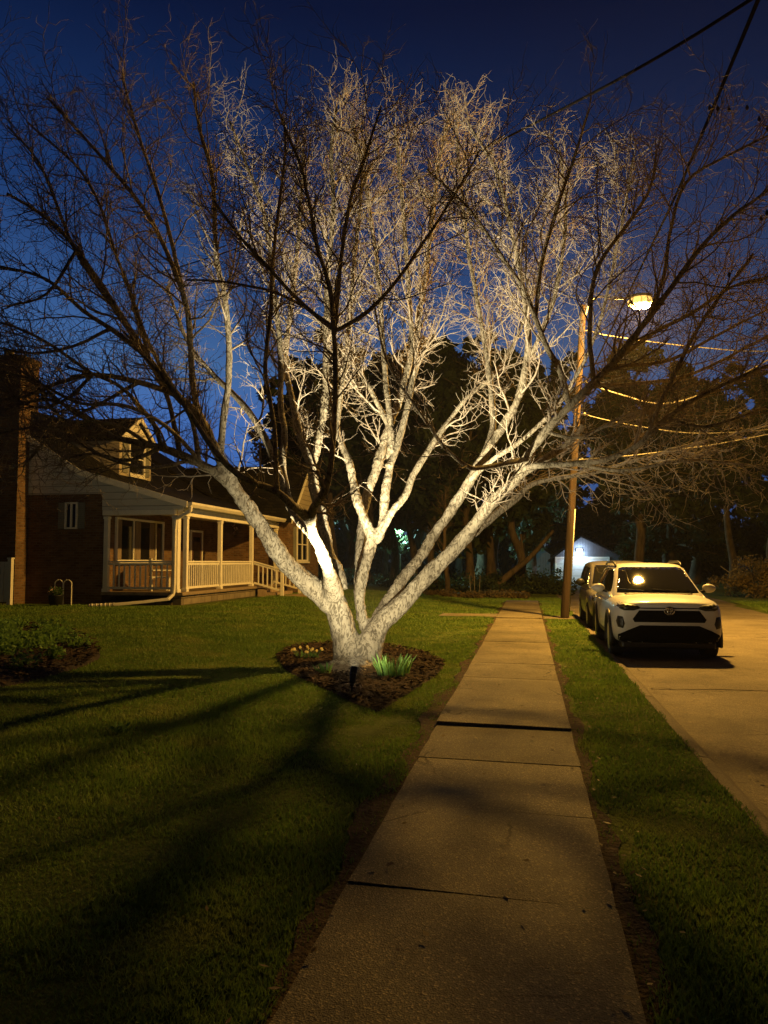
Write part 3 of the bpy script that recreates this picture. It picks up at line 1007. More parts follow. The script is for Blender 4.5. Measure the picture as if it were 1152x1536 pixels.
def make_tree():
    root = thing("tree", (TB[0], TB[1], 0), "large bare multi-stemmed tree with pale mottled bark lit from below beside the sidewalk", "tree")
    thick = MB()
    tubes = []          # (pts, rad)
    for L in LIMBS:
        L = [(a, b_ if b_ > 260 else 260 - (260 - b_) * .60, d, r) for a, b_, d, r in L]
        q = np.array([np.concatenate([P(a, b_, d), [r * d / F * (.63 if r > 12 else .70)]]) for a, b_, d, r in L])
        q = catmull(q, .10)
        # slight wander so limbs are not perfectly smooth
        n = len(q)
        w = np.cumsum(rng.normal(0, .003, (n, 3)), 0)
        w -= np.linspace(0, 1, n)[:, None] * w[-1]
        q[:, :3] += w
        rad = np.maximum(q[:, 3], .006) * (1 + .05 * np.sin(np.arange(n) * .9 + rng.random() * 6))
        cut = np.argmax(rad < .062) if (rad < .062).any() else n
        if cut > 2:
            thick.tube(q[:cut, :3], rad[:cut], 14)
        tubes.append((q[:, :3], rad, cut))
    # root flare
    for k in range(9):
        a = k * 2 * math.pi / 9 + random.uniform(-.2, .2)
        ln = random.uniform(.46, .60)
        pts = [(TB[0] + math.cos(a) * u * ln, TB[1] + math.sin(a) * u * ln * .9, .17 * (1 - u) ** 1.5 + .03 - .09 * u) for u in np.linspace(.08, 1, 10)]
        thick.tube(pts, [.03, .06, .08, .10, .105, .10, .09, .075, .06, .045], 10)
    me = bpy.data.meshes.new("trunk_src")
    me.from_pydata(thick.v, [], thick.f)
    tmp = bpy.data.objects.new("trunk_src", me)
    COL.objects.link(tmp)
    rm = tmp.modifiers.new("r", 'REMESH'); rm.mode = 'VOXEL'; rm.voxel_size = .022; rm.use_smooth_shade = True
    sm = tmp.modifiers.new("s", 'SMOOTH'); sm.factor = .5; sm.iterations = 5
    tx = bpy.data.textures.new("bark_lumps", 'CLOUDS'); tx.noise_scale = .16; tx.noise_depth = 3
    tx2 = bpy.data.textures.new("bark_ridges", 'CLOUDS'); tx2.noise_scale = .06; tx2.noise_depth = 2
    d2 = tmp.modifiers.new("d2", 'DISPLACE'); d2.texture = tx2; d2.strength = .022; d2.mid_level = .5; d2.texture_coords = 'LOCAL'
    dp = tmp.modifiers.new("d", 'DISPLACE'); dp.texture = tx; dp.strength = .045; dp.mid_level = .58; dp.texture_coords = 'LOCAL'
    ev = evaluated(tmp)
    ev.transform(Matrix.Translation(-root.location))
    ev.materials.clear()
    bpy.data.objects.remove(tmp)
    trunk = finish("trunk", ev, M['bark'], root, True)
    # limbs beyond the remeshed trunk
    V, Fq, o = [], [], 0
    parents = []
    for pts, rad, cut in tubes:
        s0 = max(0, cut - 3)
        if s0 < len(pts) - 2:
            v, f = tube_np(pts[None, s0:], rad[None, s0:], 9)
            V.append(v); Fq.append(f + o); o += len(v)
        parents.append((pts, rad))
    np_mesh("limb", np.vstack(V), np.vstack(Fq), M['bark'], root, True)

    # --- growth, level by level (vectorised)
    def spawn(par, spacing, tmin):
        """par: list of (pts,rad) -> positions, tangents, radii, relative place"""
        pos, tan, rr, rel, ln = [], [], [], [], []
        for pts, rad in par:
            seg = np.linalg.norm(np.diff(pts, axis=0), axis=1)
            cum = np.concatenate([[0], np.cumsum(seg)])
            T = cum[-1]
            # thick lower parts carry few shoots
            s = np.arange(tmin * T + spacing * rng.random(), T, spacing)
            s = s + rng.uniform(-.4, .4, len(s)) * spacing
            s = np.clip(s, 0, T * .999)
            i = np.clip(np.searchsorted(cum, s, side='right') - 1, 0, len(seg) - 1)
            u = (s - cum[i]) / (seg[i] + 1e-9)
            pos.append(pts[i] + (pts[i + 1] - pts[i]) * u[:, None])
            tan.append((pts[i + 1] - pts[i]) / (seg[i][:, None] + 1e-9))
            rr.append(rad[i]); rel.append(s / T); ln.append(np.full(len(s), T))
        return [np.concatenate(z) for z in (pos, tan, rr, rel, ln)]

    def grow(pos, tan, length, r0, K, ang, up, wob, rt=.35):
        n = len(pos)
        rv = rng.normal(size=(n, 3))
        rv -= (rv * tan).sum(1, keepdims=True) * tan
        rv /= np.linalg.norm(rv, axis=1, keepdims=True) + 1e-9
        a = ang[:, None]
        d = tan * np.cos(a) + rv * np.sin(a)
        Pn = np.empty((n, K, 3)); Pn[:, 0] = pos
        st = (length / (K - 1))[:, None]
        for k in range(1, K):
            d = d + rng.normal(0, wob, (n, 3)) + np.array([0, 0, up])
            d /= np.linalg.norm(d, axis=1, keepdims=True)
            Pn[:, k] = Pn[:, k - 1] + d * st
        Rn = r0[:, None] * np.linspace(1, rt, K)[None]
        return Pn, Rn

    def keep(Pn, Rn):
        """prune shoots that would droop to the ground or come at the viewer"""
        z = Pn[..., 2].min(1)
        near = np.linalg.norm(Pn[:, :, :2], axis=2).min(1)
        k = (z > 2.0) & (near > 5.5)
        return Pn[k], Rn[k]

    branches = []
    pos, tan, rr, rel, T = spawn(parents, .185, .24)
    n = len(pos)
    okk = rng.random(n) < np.clip(1.25 - rr / .12, .08, 1) * np.where((pos[:, 2] < 4.6) & (pos[:, 1] > 9.3) & (pos[:, 0] > -5.0) & (pos[:, 0] < -.3), .38, 1)
    pos, tan, rr, rel, T = pos[okk], tan[okk], rr[okk], rel[okk], T[okk]
    n = len(pos)
    L1 = rng.uniform(.55, 1.45, n) * (1.25 - .55 * rel) * np.where(pos[:, 2] < 4.2, .7, 1)
    B1 = keep(*grow(pos, tan, L1, np.clip(rr * .42, .007, .022), 10, rng.uniform(R(25), R(55), n), .05, .16))
    pos, tan, rr, rel, T = spawn([(B1[0][i], B1[1][i]) for i in range(len(B1[0]))] + [(p[int(len(p) * .55):], r_[int(len(p) * .55):]) for p, r_ in parents], .125, .12)
    n = len(pos)
    L2 = rng.uniform(.25, .75, n) * (1.2 - .5 * rel)
    B2 = keep(*grow(pos, tan, L2, np.clip(rr * .5, .0045, .010), 7, rng.uniform(R(28), R(62), n), .05, .19))
    pos, tan, rr, rel, T = spawn([(B2[0][i], B2[1][i]) for i in range(len(B2[0]))], .075, .10)
    n = len(pos)
    L3 = rng.uniform(.10, .36, n)
    B3 = keep(*grow(pos, tan, L3, np.clip(rr * .6, .0038, .006), 5, rng.uniform(R(25), R(80), n), .06, .34))
    print("TREE", [len(b_[0]) for b_ in (B1, B2, B3)])
    v1, f1 = tube_np(B1[0], B1[1], 5)
    np_mesh("branch", v1, f1, M['branch'], root, True)
    v2, f2 = tube_np(B2[0], B2[1], 4)
    v3, f3 = tube_np(B3[0], B3[1], 3)
    np_mesh("crown", np.vstack([v2, v3]), np.vstack([f2, f3 + len(v2)]), M['twig'], root, False)
    # a few dark dried pods still hanging on the street side and on top
    sel = [i for i in range(len(B3[0])) if (B3[0][i, -1, 0] > 1.0 and B3[0][i, -1, 2] > 4.6 and B3[0][i, -1, 1] < 9.5) and rng.random() < .012]
    for i in sel[:40]:
        p = B3[0][i, -1]
        MB().lathe(p - np.array([0, 0, .05]), [(.004, -.02), (.016, -.008), (.021, .01), (.014, .03), (.003, .05)], 6).build("seed_pod", M['pod'], root, True)
    return root


make_tree()


# ------------------------------------------------------------------ spotlight at the foot of the tree
def spotlight():
    p = G(528, 1034, .06)
    root = thing("spotlight", (p[0], p[1], .05), "small black ground spotlight on a spike in the mulch aimed up the tree", "garden light")
    MB().tube([(p[0], p[1], -.1), (p[0], p[1], .12)], .012, 8).build("spike", M['black'], root)
    MB().lathe((p[0], p[1], .10), [(.02, 0), (.028, .01), (.028, .03), (.018, .04)], 10).build("knuckle", M['black'], root, True)
    a = np.array([p[0], p[1], .13]); d = np.array([.03, .45, .89]); d /= np.linalg.norm(d)
    MB().tube([a, a + d * .02, a + d * .04, a + d * .11, a + d * .13], [.022, .036, .040, .043, .046], 14).build("housing", M['black'], root, True)
    # hood: half collar standing on the viewer's side of the lens
    h = MB()
    e = a + d * .13
    ux = np.array([1.0, 0, 0]); uy = np.cross(d, ux); uy /= np.linalg.norm(uy)
    for k in range(10):
        a0 = math.pi + math.pi * k / 10 ; a1 = math.pi + math.pi * (k + 1) / 10
        q = lambda an, r_: e + ux * math.cos(an) * r_ + uy * math.sin(an) * r_
        hh = .085
        h.add([q(a0, .046), q(a1, .046), q(a1, .046) + d * hh, q(a0, .046) + d * hh, q(a0, .042), q(a1, .042), q(a1, .042) + d * hh, q(a0, .042) + d * hh],
              [(0, 1, 2, 3), (7, 6, 5, 4), (3, 2, 6, 7)])
    h.build("hood", M['black'], root)
    MB().lathe(e, [(.040, -.004), (.040, .002)], 14).build("lens", M['warm_lens'], root)
    q = e + d * .012
    # the fitting's hot centre beam and its weaker spill
    for nm, en, size, bl, aim in (("spot_beam", SPOT_W, 78, .7, Vector((.0, .40, .92))), ("spot_spill", SPILL_W, 152, .8, Vector((.02, .46, .88)))):
        ld = bpy.data.lights.new(nm, 'SPOT')
        ld.energy = en
        ld.color = (1.0, .85, .52)
        ld.spot_size = R(size)
        ld.spot_blend = bl
        ld.shadow_soft_size = .012
        lo = bpy.data.objects.new(nm, ld)
        COL.objects.link(lo)
        lo.parent = root
        lo.location = tuple(q - np.array(root.location))
        lo.rotation_euler = aim.to_track_quat('-Z', 'Y').to_euler()


spotlight()


# ------------------------------------------------------------------ flowers and leaf clumps
def spear_clump(name, p, n, h, spread, label, cat, mat, flowers=0):
    root = thing(name, p, label, cat)
    V, Fq = [], []
    tips = []
    for i in range(n):
        a = rng.random() * 6.283; r0 = rng.random() ** .6 * spread * .5
        b0 = np.array(p) + np.array([math.cos(a) * r0, math.sin(a) * r0, -.02])
        hh = h * rng.uniform(.6, 1.1); ln = rng.uniform(.1, .5) * hh
        dr = np.array([math.cos(a + rng.normal(0, .5)) * ln, math.sin(a + rng.normal(0, .5)) * ln, 0])
        w = rng.uniform(.007, .013)
        s = np.array([-math.sin(a + 1), math.cos(a + 1), 0]) * w
        k = len(V)
        for u, ww in ((0, .7), (.4, 1), (.75, .8)):
            c = b0 + dr * u ** 1.6 + np.array([0, 0, hh * u * (1 - .12 * u)])
            V += [c - s * ww, c + s * ww]
        c = b0 + dr + np.array([0, 0, hh * .92])
        V.append(c); tips.append(c)
        Fq += [(k, k + 1, k + 3, k + 2), (k + 2, k + 3, k + 5, k + 4), (k + 4, k + 5, k + 6, k + 6)]
    mb = MB()
    mb.add(V, [f if f[2] != f[3] else f[:3] for f in Fq])
    mb.build("leaves", mat, root)
    for i in range(flowers):
        a = rng.random() * 6.283; r0 = rng.random() ** .5 * spread * .75
        top = np.array(p) + np.array([math.cos(a) * r0, math.sin(a) * r0, h * rng.uniform(.75, 1.1)])
        fb = MB()
        fb.tube([top - np.array([0, 0, .02]), top + np.array([0, -.028, .004])], [.006, .008], 8, False)
        for k in range(6):
            b_ = k * math.pi / 3
            d = np.array([math.cos(b_), -.15, math.sin(b_)]); e = np.array([-math.sin(b_), 0, math.cos(b_)])
            fb.add([top, top + d * .014 + e * .008, top + d * .027, top + d * .014 - e * .008], [(0, 1, 2, 3)])
        fl = fb.build("flower", M['yellow'], root)
        MB().tube([np.array(p) + np.array([math.cos(a) * r0 * .4, math.sin(a) * r0 * .4, 0]), top], .004, 5).build("stem", mat, root)


q = G(590, 1014, .05); spear_clump("leaf_clump", (q[0], q[1], .05), 130, .34, .42, "big green clump of spear leaves right of the lit trunk in the mulch", "plant", M['leaf_green'])
q = G(486, 1011, .05); spear_clump("leaf_clump", (q[0], q[1], .05), 46, .19, .18, "small green tuft of spear leaves left of the lit trunk in the mulch", "plant", M['leaf_green'])
q = G(461, 991, .05); spear_clump("daffodil_clump", (q[0], q[1], .05), 60, .20, .34, "clump of pale yellow daffodils at the left end of the mulch bed", "flowers", M['leaf_green'], 16)


def leaf_quads(cen, rad, n, size, flat=1.0):
    """leaf quads spread through ellipsoid clumps: cen (k,3), rad (k,)"""
    k = rng.integers(0, len(cen), n)
    d = rng.normal(size=(n, 3)); d /= np.linalg.norm(d, axis=1, keepdims=True)
    r = rad[k] * rng.random(n) ** .45
    c = cen[k] + d * r[:, None] * np.array([1, 1, flat])
    a = rng.normal(size=(n, 3)); a /= np.linalg.norm(a, axis=1, keepdims=True)
    b_ = np.cross(a, rng.normal(size=(n, 3))); b_ /= np.linalg.norm(b_, axis=1, keepdims=True)
    s = size * rng.uniform(.5, 1.3, n)[:, None]
    V = np.stack([c - a * s, c + b_ * s * .45, c + a * s, c - b_ * s * .45], 1).reshape(-1, 3)
    return V, np.arange(len(V)).reshape(-1, 4)


# mound of low leaves in the left-hand bed
cc = BED2.mean(0)
n = 40
pp = BED2[rng.integers(0, len(BED2), n)] * rng.uniform(.05, .5, (n, 1)) + cc * 1.0
pp = cc + (BED2[rng.integers(0, len(BED2), n)] - cc) * (rng.random((n, 1)) ** .6 * .75)
cz = gz(pp[:, 0], pp[:, 1]) + .13
V, Fq = leaf_quads(np.column_stack([pp, cz]), rng.uniform(.14, .3, n), 9000, .035, .7)
tag(np_mesh("ground_cover", V, Fq, leafm("bed_green_leaf", (.08, .17, .03), (.16, .28, .06), 6)), kind='stuff')
q = G(182, 1094, .1)
root = thing("weed_rosette", (q[0], q[1], gz(q[0], q[1])), "small pale weed standing alone in the left lawn", "weed")
V, Fq = leaf_quads(np.array([[q[0], q[1], gz(q[0], q[1]) + .06]]), np.array([.09]), 60, .03, .6)
np_mesh("leaves", V, Fq, M['leaf_green'], root)


# ------------------------------------------------------------------ house
HZ = 0.38
HY = 21.0          # gable end plane (faces the viewer)
PXF = -10.0        # porch front plane
WX = -12.5         # main front wall
WY = 30.0          # wing's near wall
WFX = -9.6         # wing's front
house = thing("house", (WX, HY, HZ), "brown brick house with white railed porch, steep dark roof and dormer on the left", "house")
RIDX, RIDZ = -17.6, 7.15
Z_MAIN = 4.42      # roof height at the kink
KINKX = -13.2


def roof_z(x):
    return np.interp(x, [RIDX, KINKX, -9.72], [RIDZ, Z_MAIN, 3.40])


YB = 33.0
# walls
mb = MB()
mb.box((-22.5, HY, 0), (WX, HY + .25, 3.70))
mb.box((WX - .25, HY + .25, 0), (WX, WY, 3.55))
mb.box((-22.5, YB - .25, 0), (WX, YB, 3.6))
mb.box((-22.5, HY + .25, 0), (-22.25, YB - .25, 3.6))
mb.build("wall", M['brick'], house)
# gable siding: up to the roof line
poly = [(x, HY - .02, z) for x, z in [(-22.6, 3.70), (-12.52, 3.70), (-12.52, roof_z(-12.52) - .09), (KINKX, Z_MAIN - .10), (RIDX, RIDZ - .12), (-22.6, 4.05)]]
MB().prism(poly, (0, .20, 0)).build("gable_siding", M['siding'], house)
poly = [(x, HY - .045, z) for x, z in [(-12.515, 3.20), (-9.92, 3.20), (-9.92, roof_z(-9.92) - .09), (-12.515, roof_z(-12.515) - .09)]]
MB().prism(poly, (0, .14, 0)).build("porch_gable", M['siding'], house)
# roof slabs
mb = MB()
prof = [(RIDX, RIDZ), (KINKX, Z_MAIN), (-9.72, 3.40)]
prof_in = [(-9.72, 3.28), (KINKX - .02, Z_MAIN - .13), (RIDX, RIDZ - .15)]
mb.prism([(x, HY - .18, z) for x, z in prof + prof_in], (0, WY + .15 - HY, 0))
mb.prism([(x, WY - .03, z) for x, z in [(RIDX, RIDZ), (WX, roof_z(WX)), (WX, roof_z(WX) - .14), (RIDX, RIDZ - .15)]], (0, YB - WY + .2, 0))
mb.prism([(x, HY - .18, z) for x, z in [(RIDX - .001, RIDZ), (RIDX - .001, RIDZ - .15), (-22.9, 3.95), (-22.9, 4.08)]], (0, YB - HY + .35, 0))
mb.build("roof", M['shingle'], house)
# rake boards along the gable edge
mb = MB()
for (xa, za), (xb, zb) in zip(prof[:-1], prof[1:]):
    mb.prism([(xa, HY - .225, za + .012), (xb, HY - .225, zb + .012), (xb, HY - .225, zb - .17), (xa, HY - .225, za - .17)], (0, .043, 0))
mb.prism([(RIDX, HY - .225, RIDZ + .012), (RIDX, HY - .225, RIDZ - .17), (-22.9, HY - .225, 3.93), (-22.9, HY - .225, 4.09)], (0, .043, 0))
mb.build("rake_board", M['white'], house)
# porch beam, gutter, ceiling
PB = 3.16
MB().box((PXF - .16, HY + .11, PB - .14), (PXF + .02, WY - .01, PB + .10)).build("porch_beam", M['white'], house, bevel=.01)
MB().box((WX + .01, HY - .07, PB - .12), (PXF - .17, HY + .10, PB + .035)).build("end_beam", M['white'], house, bevel=.01)
mb = MB()
gx = -9.70
mb.prism([(gx, HY - .2, 3.39), (gx + .13, HY - .2, 3.39), (gx + .13, HY - .2, 3.33), (gx + .07, HY - .2, 3.25), (gx, HY - .2, 3.25)], (0, WY - HY + .3, 0))
mb.build("gutter", M['gutter'], house)
MB().box((WX, HY + .12, PB + .11), (PXF + .25, WY - .02, PB + .15)).build("porch_ceiling", M['white'], house)
# downspout with elbows and extension along the grass
ds = [(gx + .06, HY - .12, 3.26), (gx + .05, HY - .14, 3.13), (PXF - .10, HY - .13, 2.90), (PXF - .13, HY - .12, 2.6), (PXF - .13, HY - .12, 1.0), (PXF - .14, HY - .14, .72), (PXF - .22, HY - .3, .58), (-10.9, HY - .55, .50), (-11.6, HY - .8, .44)]
mb = MB()
for a, b_ in zip(ds[:-1], ds[1:]):
    a = np.array(a); b_ = np.array(b_)
    mb.bar(a, b_ + (b_ - a) / np.linalg.norm(b_ - a) * .02, .10, .085)
mb.build("downspout", M['gutter'], house, bevel=.012)
e = np.array([-11.6, HY - .8, .44]); dv = np.array([-.9, -.32, -.03])
mb = MB()
for k in range(12):
    a = e + dv * (k * .062); r_ = .052 if k % 2 == 0 else .044
    mb.tube([a, a + dv * .062], r_, 10)
mb.build("drain_tube", M['gutter'], house, True)
# porch base and deck
FZ = .76
mb = MB()
mb.box((PXF - .25, HY + .05, .1), (PXF + .02, 27.3, FZ - .10))
mb.box((WX + .01, HY + .02, .1), (PXF - .26, HY + .25, FZ - .30))
mb.build("porch_base", M['stone'], house)
MB().box((WX + .01, HY - .06, FZ - .09), (PXF + .12, WY - .01, FZ)).build("porch_deck", M['deck'], house, bevel=.01)


def post(x, y, w=.13, z0=FZ, z1=PB - .145):
    mb = MB()
    mb.box((x - w / 2, y - w / 2, z0), (x + w / 2, y + w / 2, z1))
    mb.box((x - w / 2 - .02, y - w / 2 - .02, z0), (x + w / 2 + .02, y + w / 2 + .02, z0 + .10))
    mb.box((x - w / 2 - .015, y - w / 2 - .015, z1 - .08), (x + w / 2 + .015, y + w / 2 + .015, z1 - .003))
    return mb.build("porch_post", M['white'], house, bevel=.008)


PF = PXF - .07
post(WX + .12, HY + .03, .14)
post(PF - .08, HY + .03, .19)
for y in (21.5, 24.1, 27.05, 29.85):
    post(PF, y, .13)


def railing(a, b_, step=.125, zb=FZ, top=.90):
    a = np.array(a, float); b_ = np.array(b_, float)
    root = MB()
    up = np.array([0, 0, 1.0])
    root.bar(a + up * top, b_ + up * top, .085, .05)
    root.bar(a + up * (top - .07), b_ + up * (top - .07), .04, .06)
    root.bar(a + up * .12, b_ + up * .12, .05, .07)
    o = root.build("railing", M['white'], house, bevel=.006)
    L = np.linalg.norm((b_ - a)[:2])
    n = int(L / step)
    for i in range(1, n):
        p = a + (b_ - a) * i / n
        MB().box((p[0] - .019, p[1] - .019, p[2] + .155), (p[0] + .019, p[1] + .019, p[2] + top - .10)).build("baluster", M['white'], o)
    return o


railing((WX + .20, HY + .03, FZ), (PF - .18, HY + .03, FZ), .165)
railing((PF, 21.58, FZ), (PF, 24.02, FZ), .15)
railing((PF, 24.18, FZ), (PF, 26.97, FZ), .15)
# steps toward the street, with sloping rails
for k in range(3):
    x0 = PXF + .13 + k * .34
    MB().box((x0, 27.2, .30), (x0 + .36, 29.3, FZ - .12 * (k + 1))).build("step", M['tread'], house, bevel=.01)
MB().box((PXF + 1.15, 27.2, .33), (PXF + 2.3, 30.5, .42)).build("step_landing", M['tread'], house, bevel=.01)
for y in (27.15, 29.35):
    x1 = PXF + 1.1
    MB().box((x1 - .055, y - .055, HZ), (x1 + .055, y + .055, HZ + 1.05)).build("newel_post", M['white'], house, bevel=.006)
    railing((PF + .08, y, FZ), (x1 - .06, y, HZ + .10), .15)

# picture window on the main wall under the porch, seen through the end bay
def window(parent, name, o, du, dv, w, h, nrm, mull=(.5,), rails=(), frame=.07, curtain=False, sill=True):
    """o: lower left corner; du: along; nrm: outward"""
    o = np.array(o, float); du = np.array(du, float); nrm = np.array(nrm, float)
    up = np.array([0, 0, 1.0])

    def slab(u0, u1, z0, z1, n0, n1):
        mbx = MB()
        return mbx.prism([o + du * u0 + up * z0 + nrm * n0, o + du * u1 + up * z0 + nrm * n0, o + du * u1 + up * z1 + nrm * n0, o + du * u0 + up * z1 + nrm * n0], nrm * (n1 - n0))

    fr = slab(-frame, 0, -frame, h + frame, .0, .07)
    for s in (slab(w, w + frame, -frame, h + frame, 0, .07), slab(0, w, h, h + frame, 0, .068), slab(0, w, -frame, 0, 0, .068)):
        fr.add(s.v, s.f)
    for q in mull:
        s = slab(w * q - .03, w * q + .03, 0, h, .004, .055); fr.add(s.v, s.f)
    for q in rails:
        s = slab(0, w, h * q - .02, h * q + .02, .006, .050); fr.add(s.v, s.f)
    fo = fr.build(name, M['white'], parent)
    slab(0, w, 0, h, .002, .02).build("pane", M['glass'], fo)
    if curtain:
        for u0, u1 in curtain:
            slab(w * u0, w * u1, .02, h - .02, .021, .030).build("curtain", M['curtain'], fo)
    if sill:
        s = slab(-frame - .05, w + frame + .05, -frame - .07, -frame - .003, 0, .12)
        s.build("sill", M['white'], fo)
    return fo


window(house, "window", (WX, 21.75, 1.72), (0, 1, 0), None, 3.0, 1.25, (1, 0, 0), (.34, .84), (), .07, [(0, .10), (.38, .5), (.7, .82)])
# storm door and front door on the main wall
fo = MB()
fo.box((WX, 27.0, FZ), (WX + .06, 27.09, 2.86)); fo.box((WX, 28.0, FZ), (WX + .06, 28.09, 2.86)); fo.box((WX, 27.09, 2.78), (WX + .058, 28.0, 2.86))
do = fo.build("door", M['white'], house)
MB().box((WX, 27.092, FZ), (WX + .04, 27.998, 2.778)).build("door_panel", M['door_blue'], do)
MB().box((WX + .041, 27.25, 1.6), (WX + .05, 27.85, 2.6)).build("pane", M['glass'], do)
MB().lathe((WX + .09, 27.17, 1.72), [(.01, -.05), (.03, -.03), (.03, .02), (.012, .03)], 10, 0).build("handle", M['chrome'], do, True)
# small gable-end window with a pair of shutters
x0 = PY(95, 790, HY)[0]; x1 = PY(120, 790, HY)[0]
zlo = PY(108, 791, HY)[2]; zhi = PY(108, 756, HY)[2]
window(house, "window", (x0 + .12, HY, zlo), (1, 0, 0), None, x1 - x0 - .24, zhi - zlo, (0, -1, 0), (.5,), (), .05, False, False)
for xa in (x0 - .16, x1 - .04):
    MB().box((xa, HY - .04, zlo - .04), (xa + .20, HY - .003, zhi + .04)).build("shutter", M['shutter'], house)
# chimney on the gable end
cx1 = PY(31, 620, HY - .5)[0]; cx0 = cx1 - 1.5
ch = MB()
ch.box((cx0, HY - .55, HZ - .2), (cx1, HY - .03, 6.3)); ch.box((cx0 + .0, HY - .55, 6.3), (cx1, HY + .35, 7.75))
ch.box((cx0 - .05, HY - .60, 7.75), (cx1 + .05, HY + .40, 7.92))
co = ch.build("chimney", M['brick'], house)
MB().lathe(((cx0 + cx1) / 2, HY - .1, 7.92), [(.16, 0), (.15, .3), (.12, .3)], 12).build("flue", M['stone'], co)

# dormer
DY0, DY1, DX = 23.5, 25.7, -13.45
dz0, dze, dzp = 4.40, 5.92, 6.68
ym = (DY0 + DY1) / 2
mb = MB()
mb.prism([(DX, DY0, 4.3), (DX, DY0, dze), (DX, ym, dzp - .06), (DX, DY1, dze), (DX, DY1, 4.3)], (-3.4, 0, 0))
dormer = mb.build("dormer", M['siding_tan'], house)
MB().prism([(DX + .02, DY0 + .06, dze), (DX + .02, ym, dzp - .14), (DX + .02, DY1 - .06, dze)], (-.10, 0, 0)).build("dormer_gable", M['white'], dormer)
mb = MB()
for s, ye in ((-1, DY0), (1, DY1)):
    yo = ye + s * .22
    zo = dze - .22 * (dzp - dze) / (ym - DY0)
    mb.prism([(DX + .16, ym, dzp + .03), (DX + .16, yo, zo + .03), (DX + .16, yo, zo - .07), (DX + .16, ym, dzp - .08)], (-4.2, 0, 0))
mb.build("dormer_roof", M['shingle'], dormer)
mb = MB()
for s, ye in ((-1, DY0), (1, DY1)):
    yo = ye + s * .22
    zo = dze - .22 * (dzp - dze) / (ym - DY0)
    mb.prism([(DX + .20, ym, dzp + .045), (DX + .20, yo, zo + .045), (DX + .20, yo, zo - .10), (DX + .20, ym, dzp - .11)], (-.038, 0, 0))
mb.build("bargeboard", M['white'], dormer)
window(dormer, "window", (DX, DY0 + .62, 4.72), (0, 1, 0), None, .96, 1.05, (1, 0, 0), (), (.5,), .08, False, True)
for ya in (DY0 + .18, DY1 - .50):
    MB().box((DX + .003, ya, 4.68), (DX + .04, ya + .32, 5.82)).build("shutter", M['shutter'], dormer)

# cross wing at the far end of the porch
mb = MB()
WYE = 34.6
mb.box((WX + .02, WY, 0), (WFX, WY + .22, 3.55)); mb.box((WFX - .22, WY + .22, 0), (WFX, WYE, 3.55)); mb.box((WX, WYE - .22, 0), (WFX - .22, WYE, 3.55))
mb.build("wing_wall", M['brick'], house)
wm = (WY + WYE) / 2
wz = 3.55 + 2.3 * .95
MB().prism([(WFX + .015, WY, 3.55), (WFX + .015, WYE, 3.55), (WFX + .015, wm, wz)], (-.2, 0, 0)).build("wing_gable", M['siding_tan'], house)
mb = MB()
for s, ye in ((-1, WY), (1, WYE)):
    yo = ye + s * .35; zo = 3.55 - .35 * .95
    mb.prism([(WFX + .25, wm, wz + .16), (WFX + .25, yo, zo + .16), (WFX + .25, yo, zo + .02), (WFX + .25, wm, wz + .02)], (-6.5, 0, 0))
mb.build("wing_roof", M['shingle'], house)
mb = MB()
for s, ye in ((-1, WY), (1, WYE)):
    yo = ye + s * .35; zo = 3.55 - .35 * .95
    mb.prism([(WFX + .29, wm, wz + .18), (WFX + .29, yo, zo + .18), (WFX + .29, yo, zo - .02), (WFX + .29, wm, wz - .02)], (-.038, 0, 0))
mb.build("bargeboard", M['white'], house)
window(house, "window", (WFX, 31.15, 1.75), (0, 1, 0), None, 1.5, 1.3, (1, 0, 0), (.5,), (.5,), .08, False, True)
for ya in (30.68, 32.76):
    MB().box((WFX + .003, ya, 1.68), (WFX + .04, ya + .36, 3.12)).build("shutter", M['shutter'], house)

# dried-flower wreath on the wing's near wall
q = PY(353, 794, WY - .04)
root = thing("wreath", q, "dried flower swag with pink and cream blooms hanging on the porch brick wall", "wreath")
V, Fq = leaf_quads(np.array([[q[0], q[1], q[2] + .18], [q[0], q[1], q[2]], [q[0] + .03, q[1], q[2] - .2]]), np.array([.17, .16, .12]), 140, .06, 1.3)
np_mesh("leaves", V, Fq, M['dry'], root)
pinkm = leafm("pink_bloom", (.62, .36, .30), (.80, .64, .56), 8)
V, Fq = leaf_quads(np.array([[q[0] - .05, q[1] - .05, q[2] + .14], [q[0] + .05, q[1] - .05, q[2] + .02], [q[0], q[1] - .05, q[2] - .16]]), np.array([.09, .09, .07]), 90, .04, 1)
np_mesh("bloom", V, Fq, pinkm, root)

# porch chair seen between the balusters
def chair(x, y, rz, label):
    root = thing("porch_chair", (x, y, FZ), label, "chair")
    mb = MB()
    def bx(name, a, b_):
        mbx = MB().box(a, b_)
        me_v = [(p[0] + x, p[1] + y, p[2] + FZ) for p in mbx.v]
        k = MB(); k.add(me_v, mbx.f)
        return k.build(name, M['white'], root, bevel=.006)
    bx("seat", (-.28, -.28, .40), (.28, .28, .44))
    bx("backrest", (-.30, -.28, .46), (-.26, .28, 1.0))
    for sx in (-.26, .26):
        for sy in (-.25, .25):
            bx("leg", (sx - .025, sy - .025, 0), (sx + .025, sy + .025, .395))
    for sy in (-.30, .30):
        bx("armrest", (-.26, sy - .035, .62), (.30, sy + .035, .65))
    root.rotation_euler = (0, 0, rz)


chair(-11.2, 22.1, R(35), "white wooden porch chair behind the end railing")

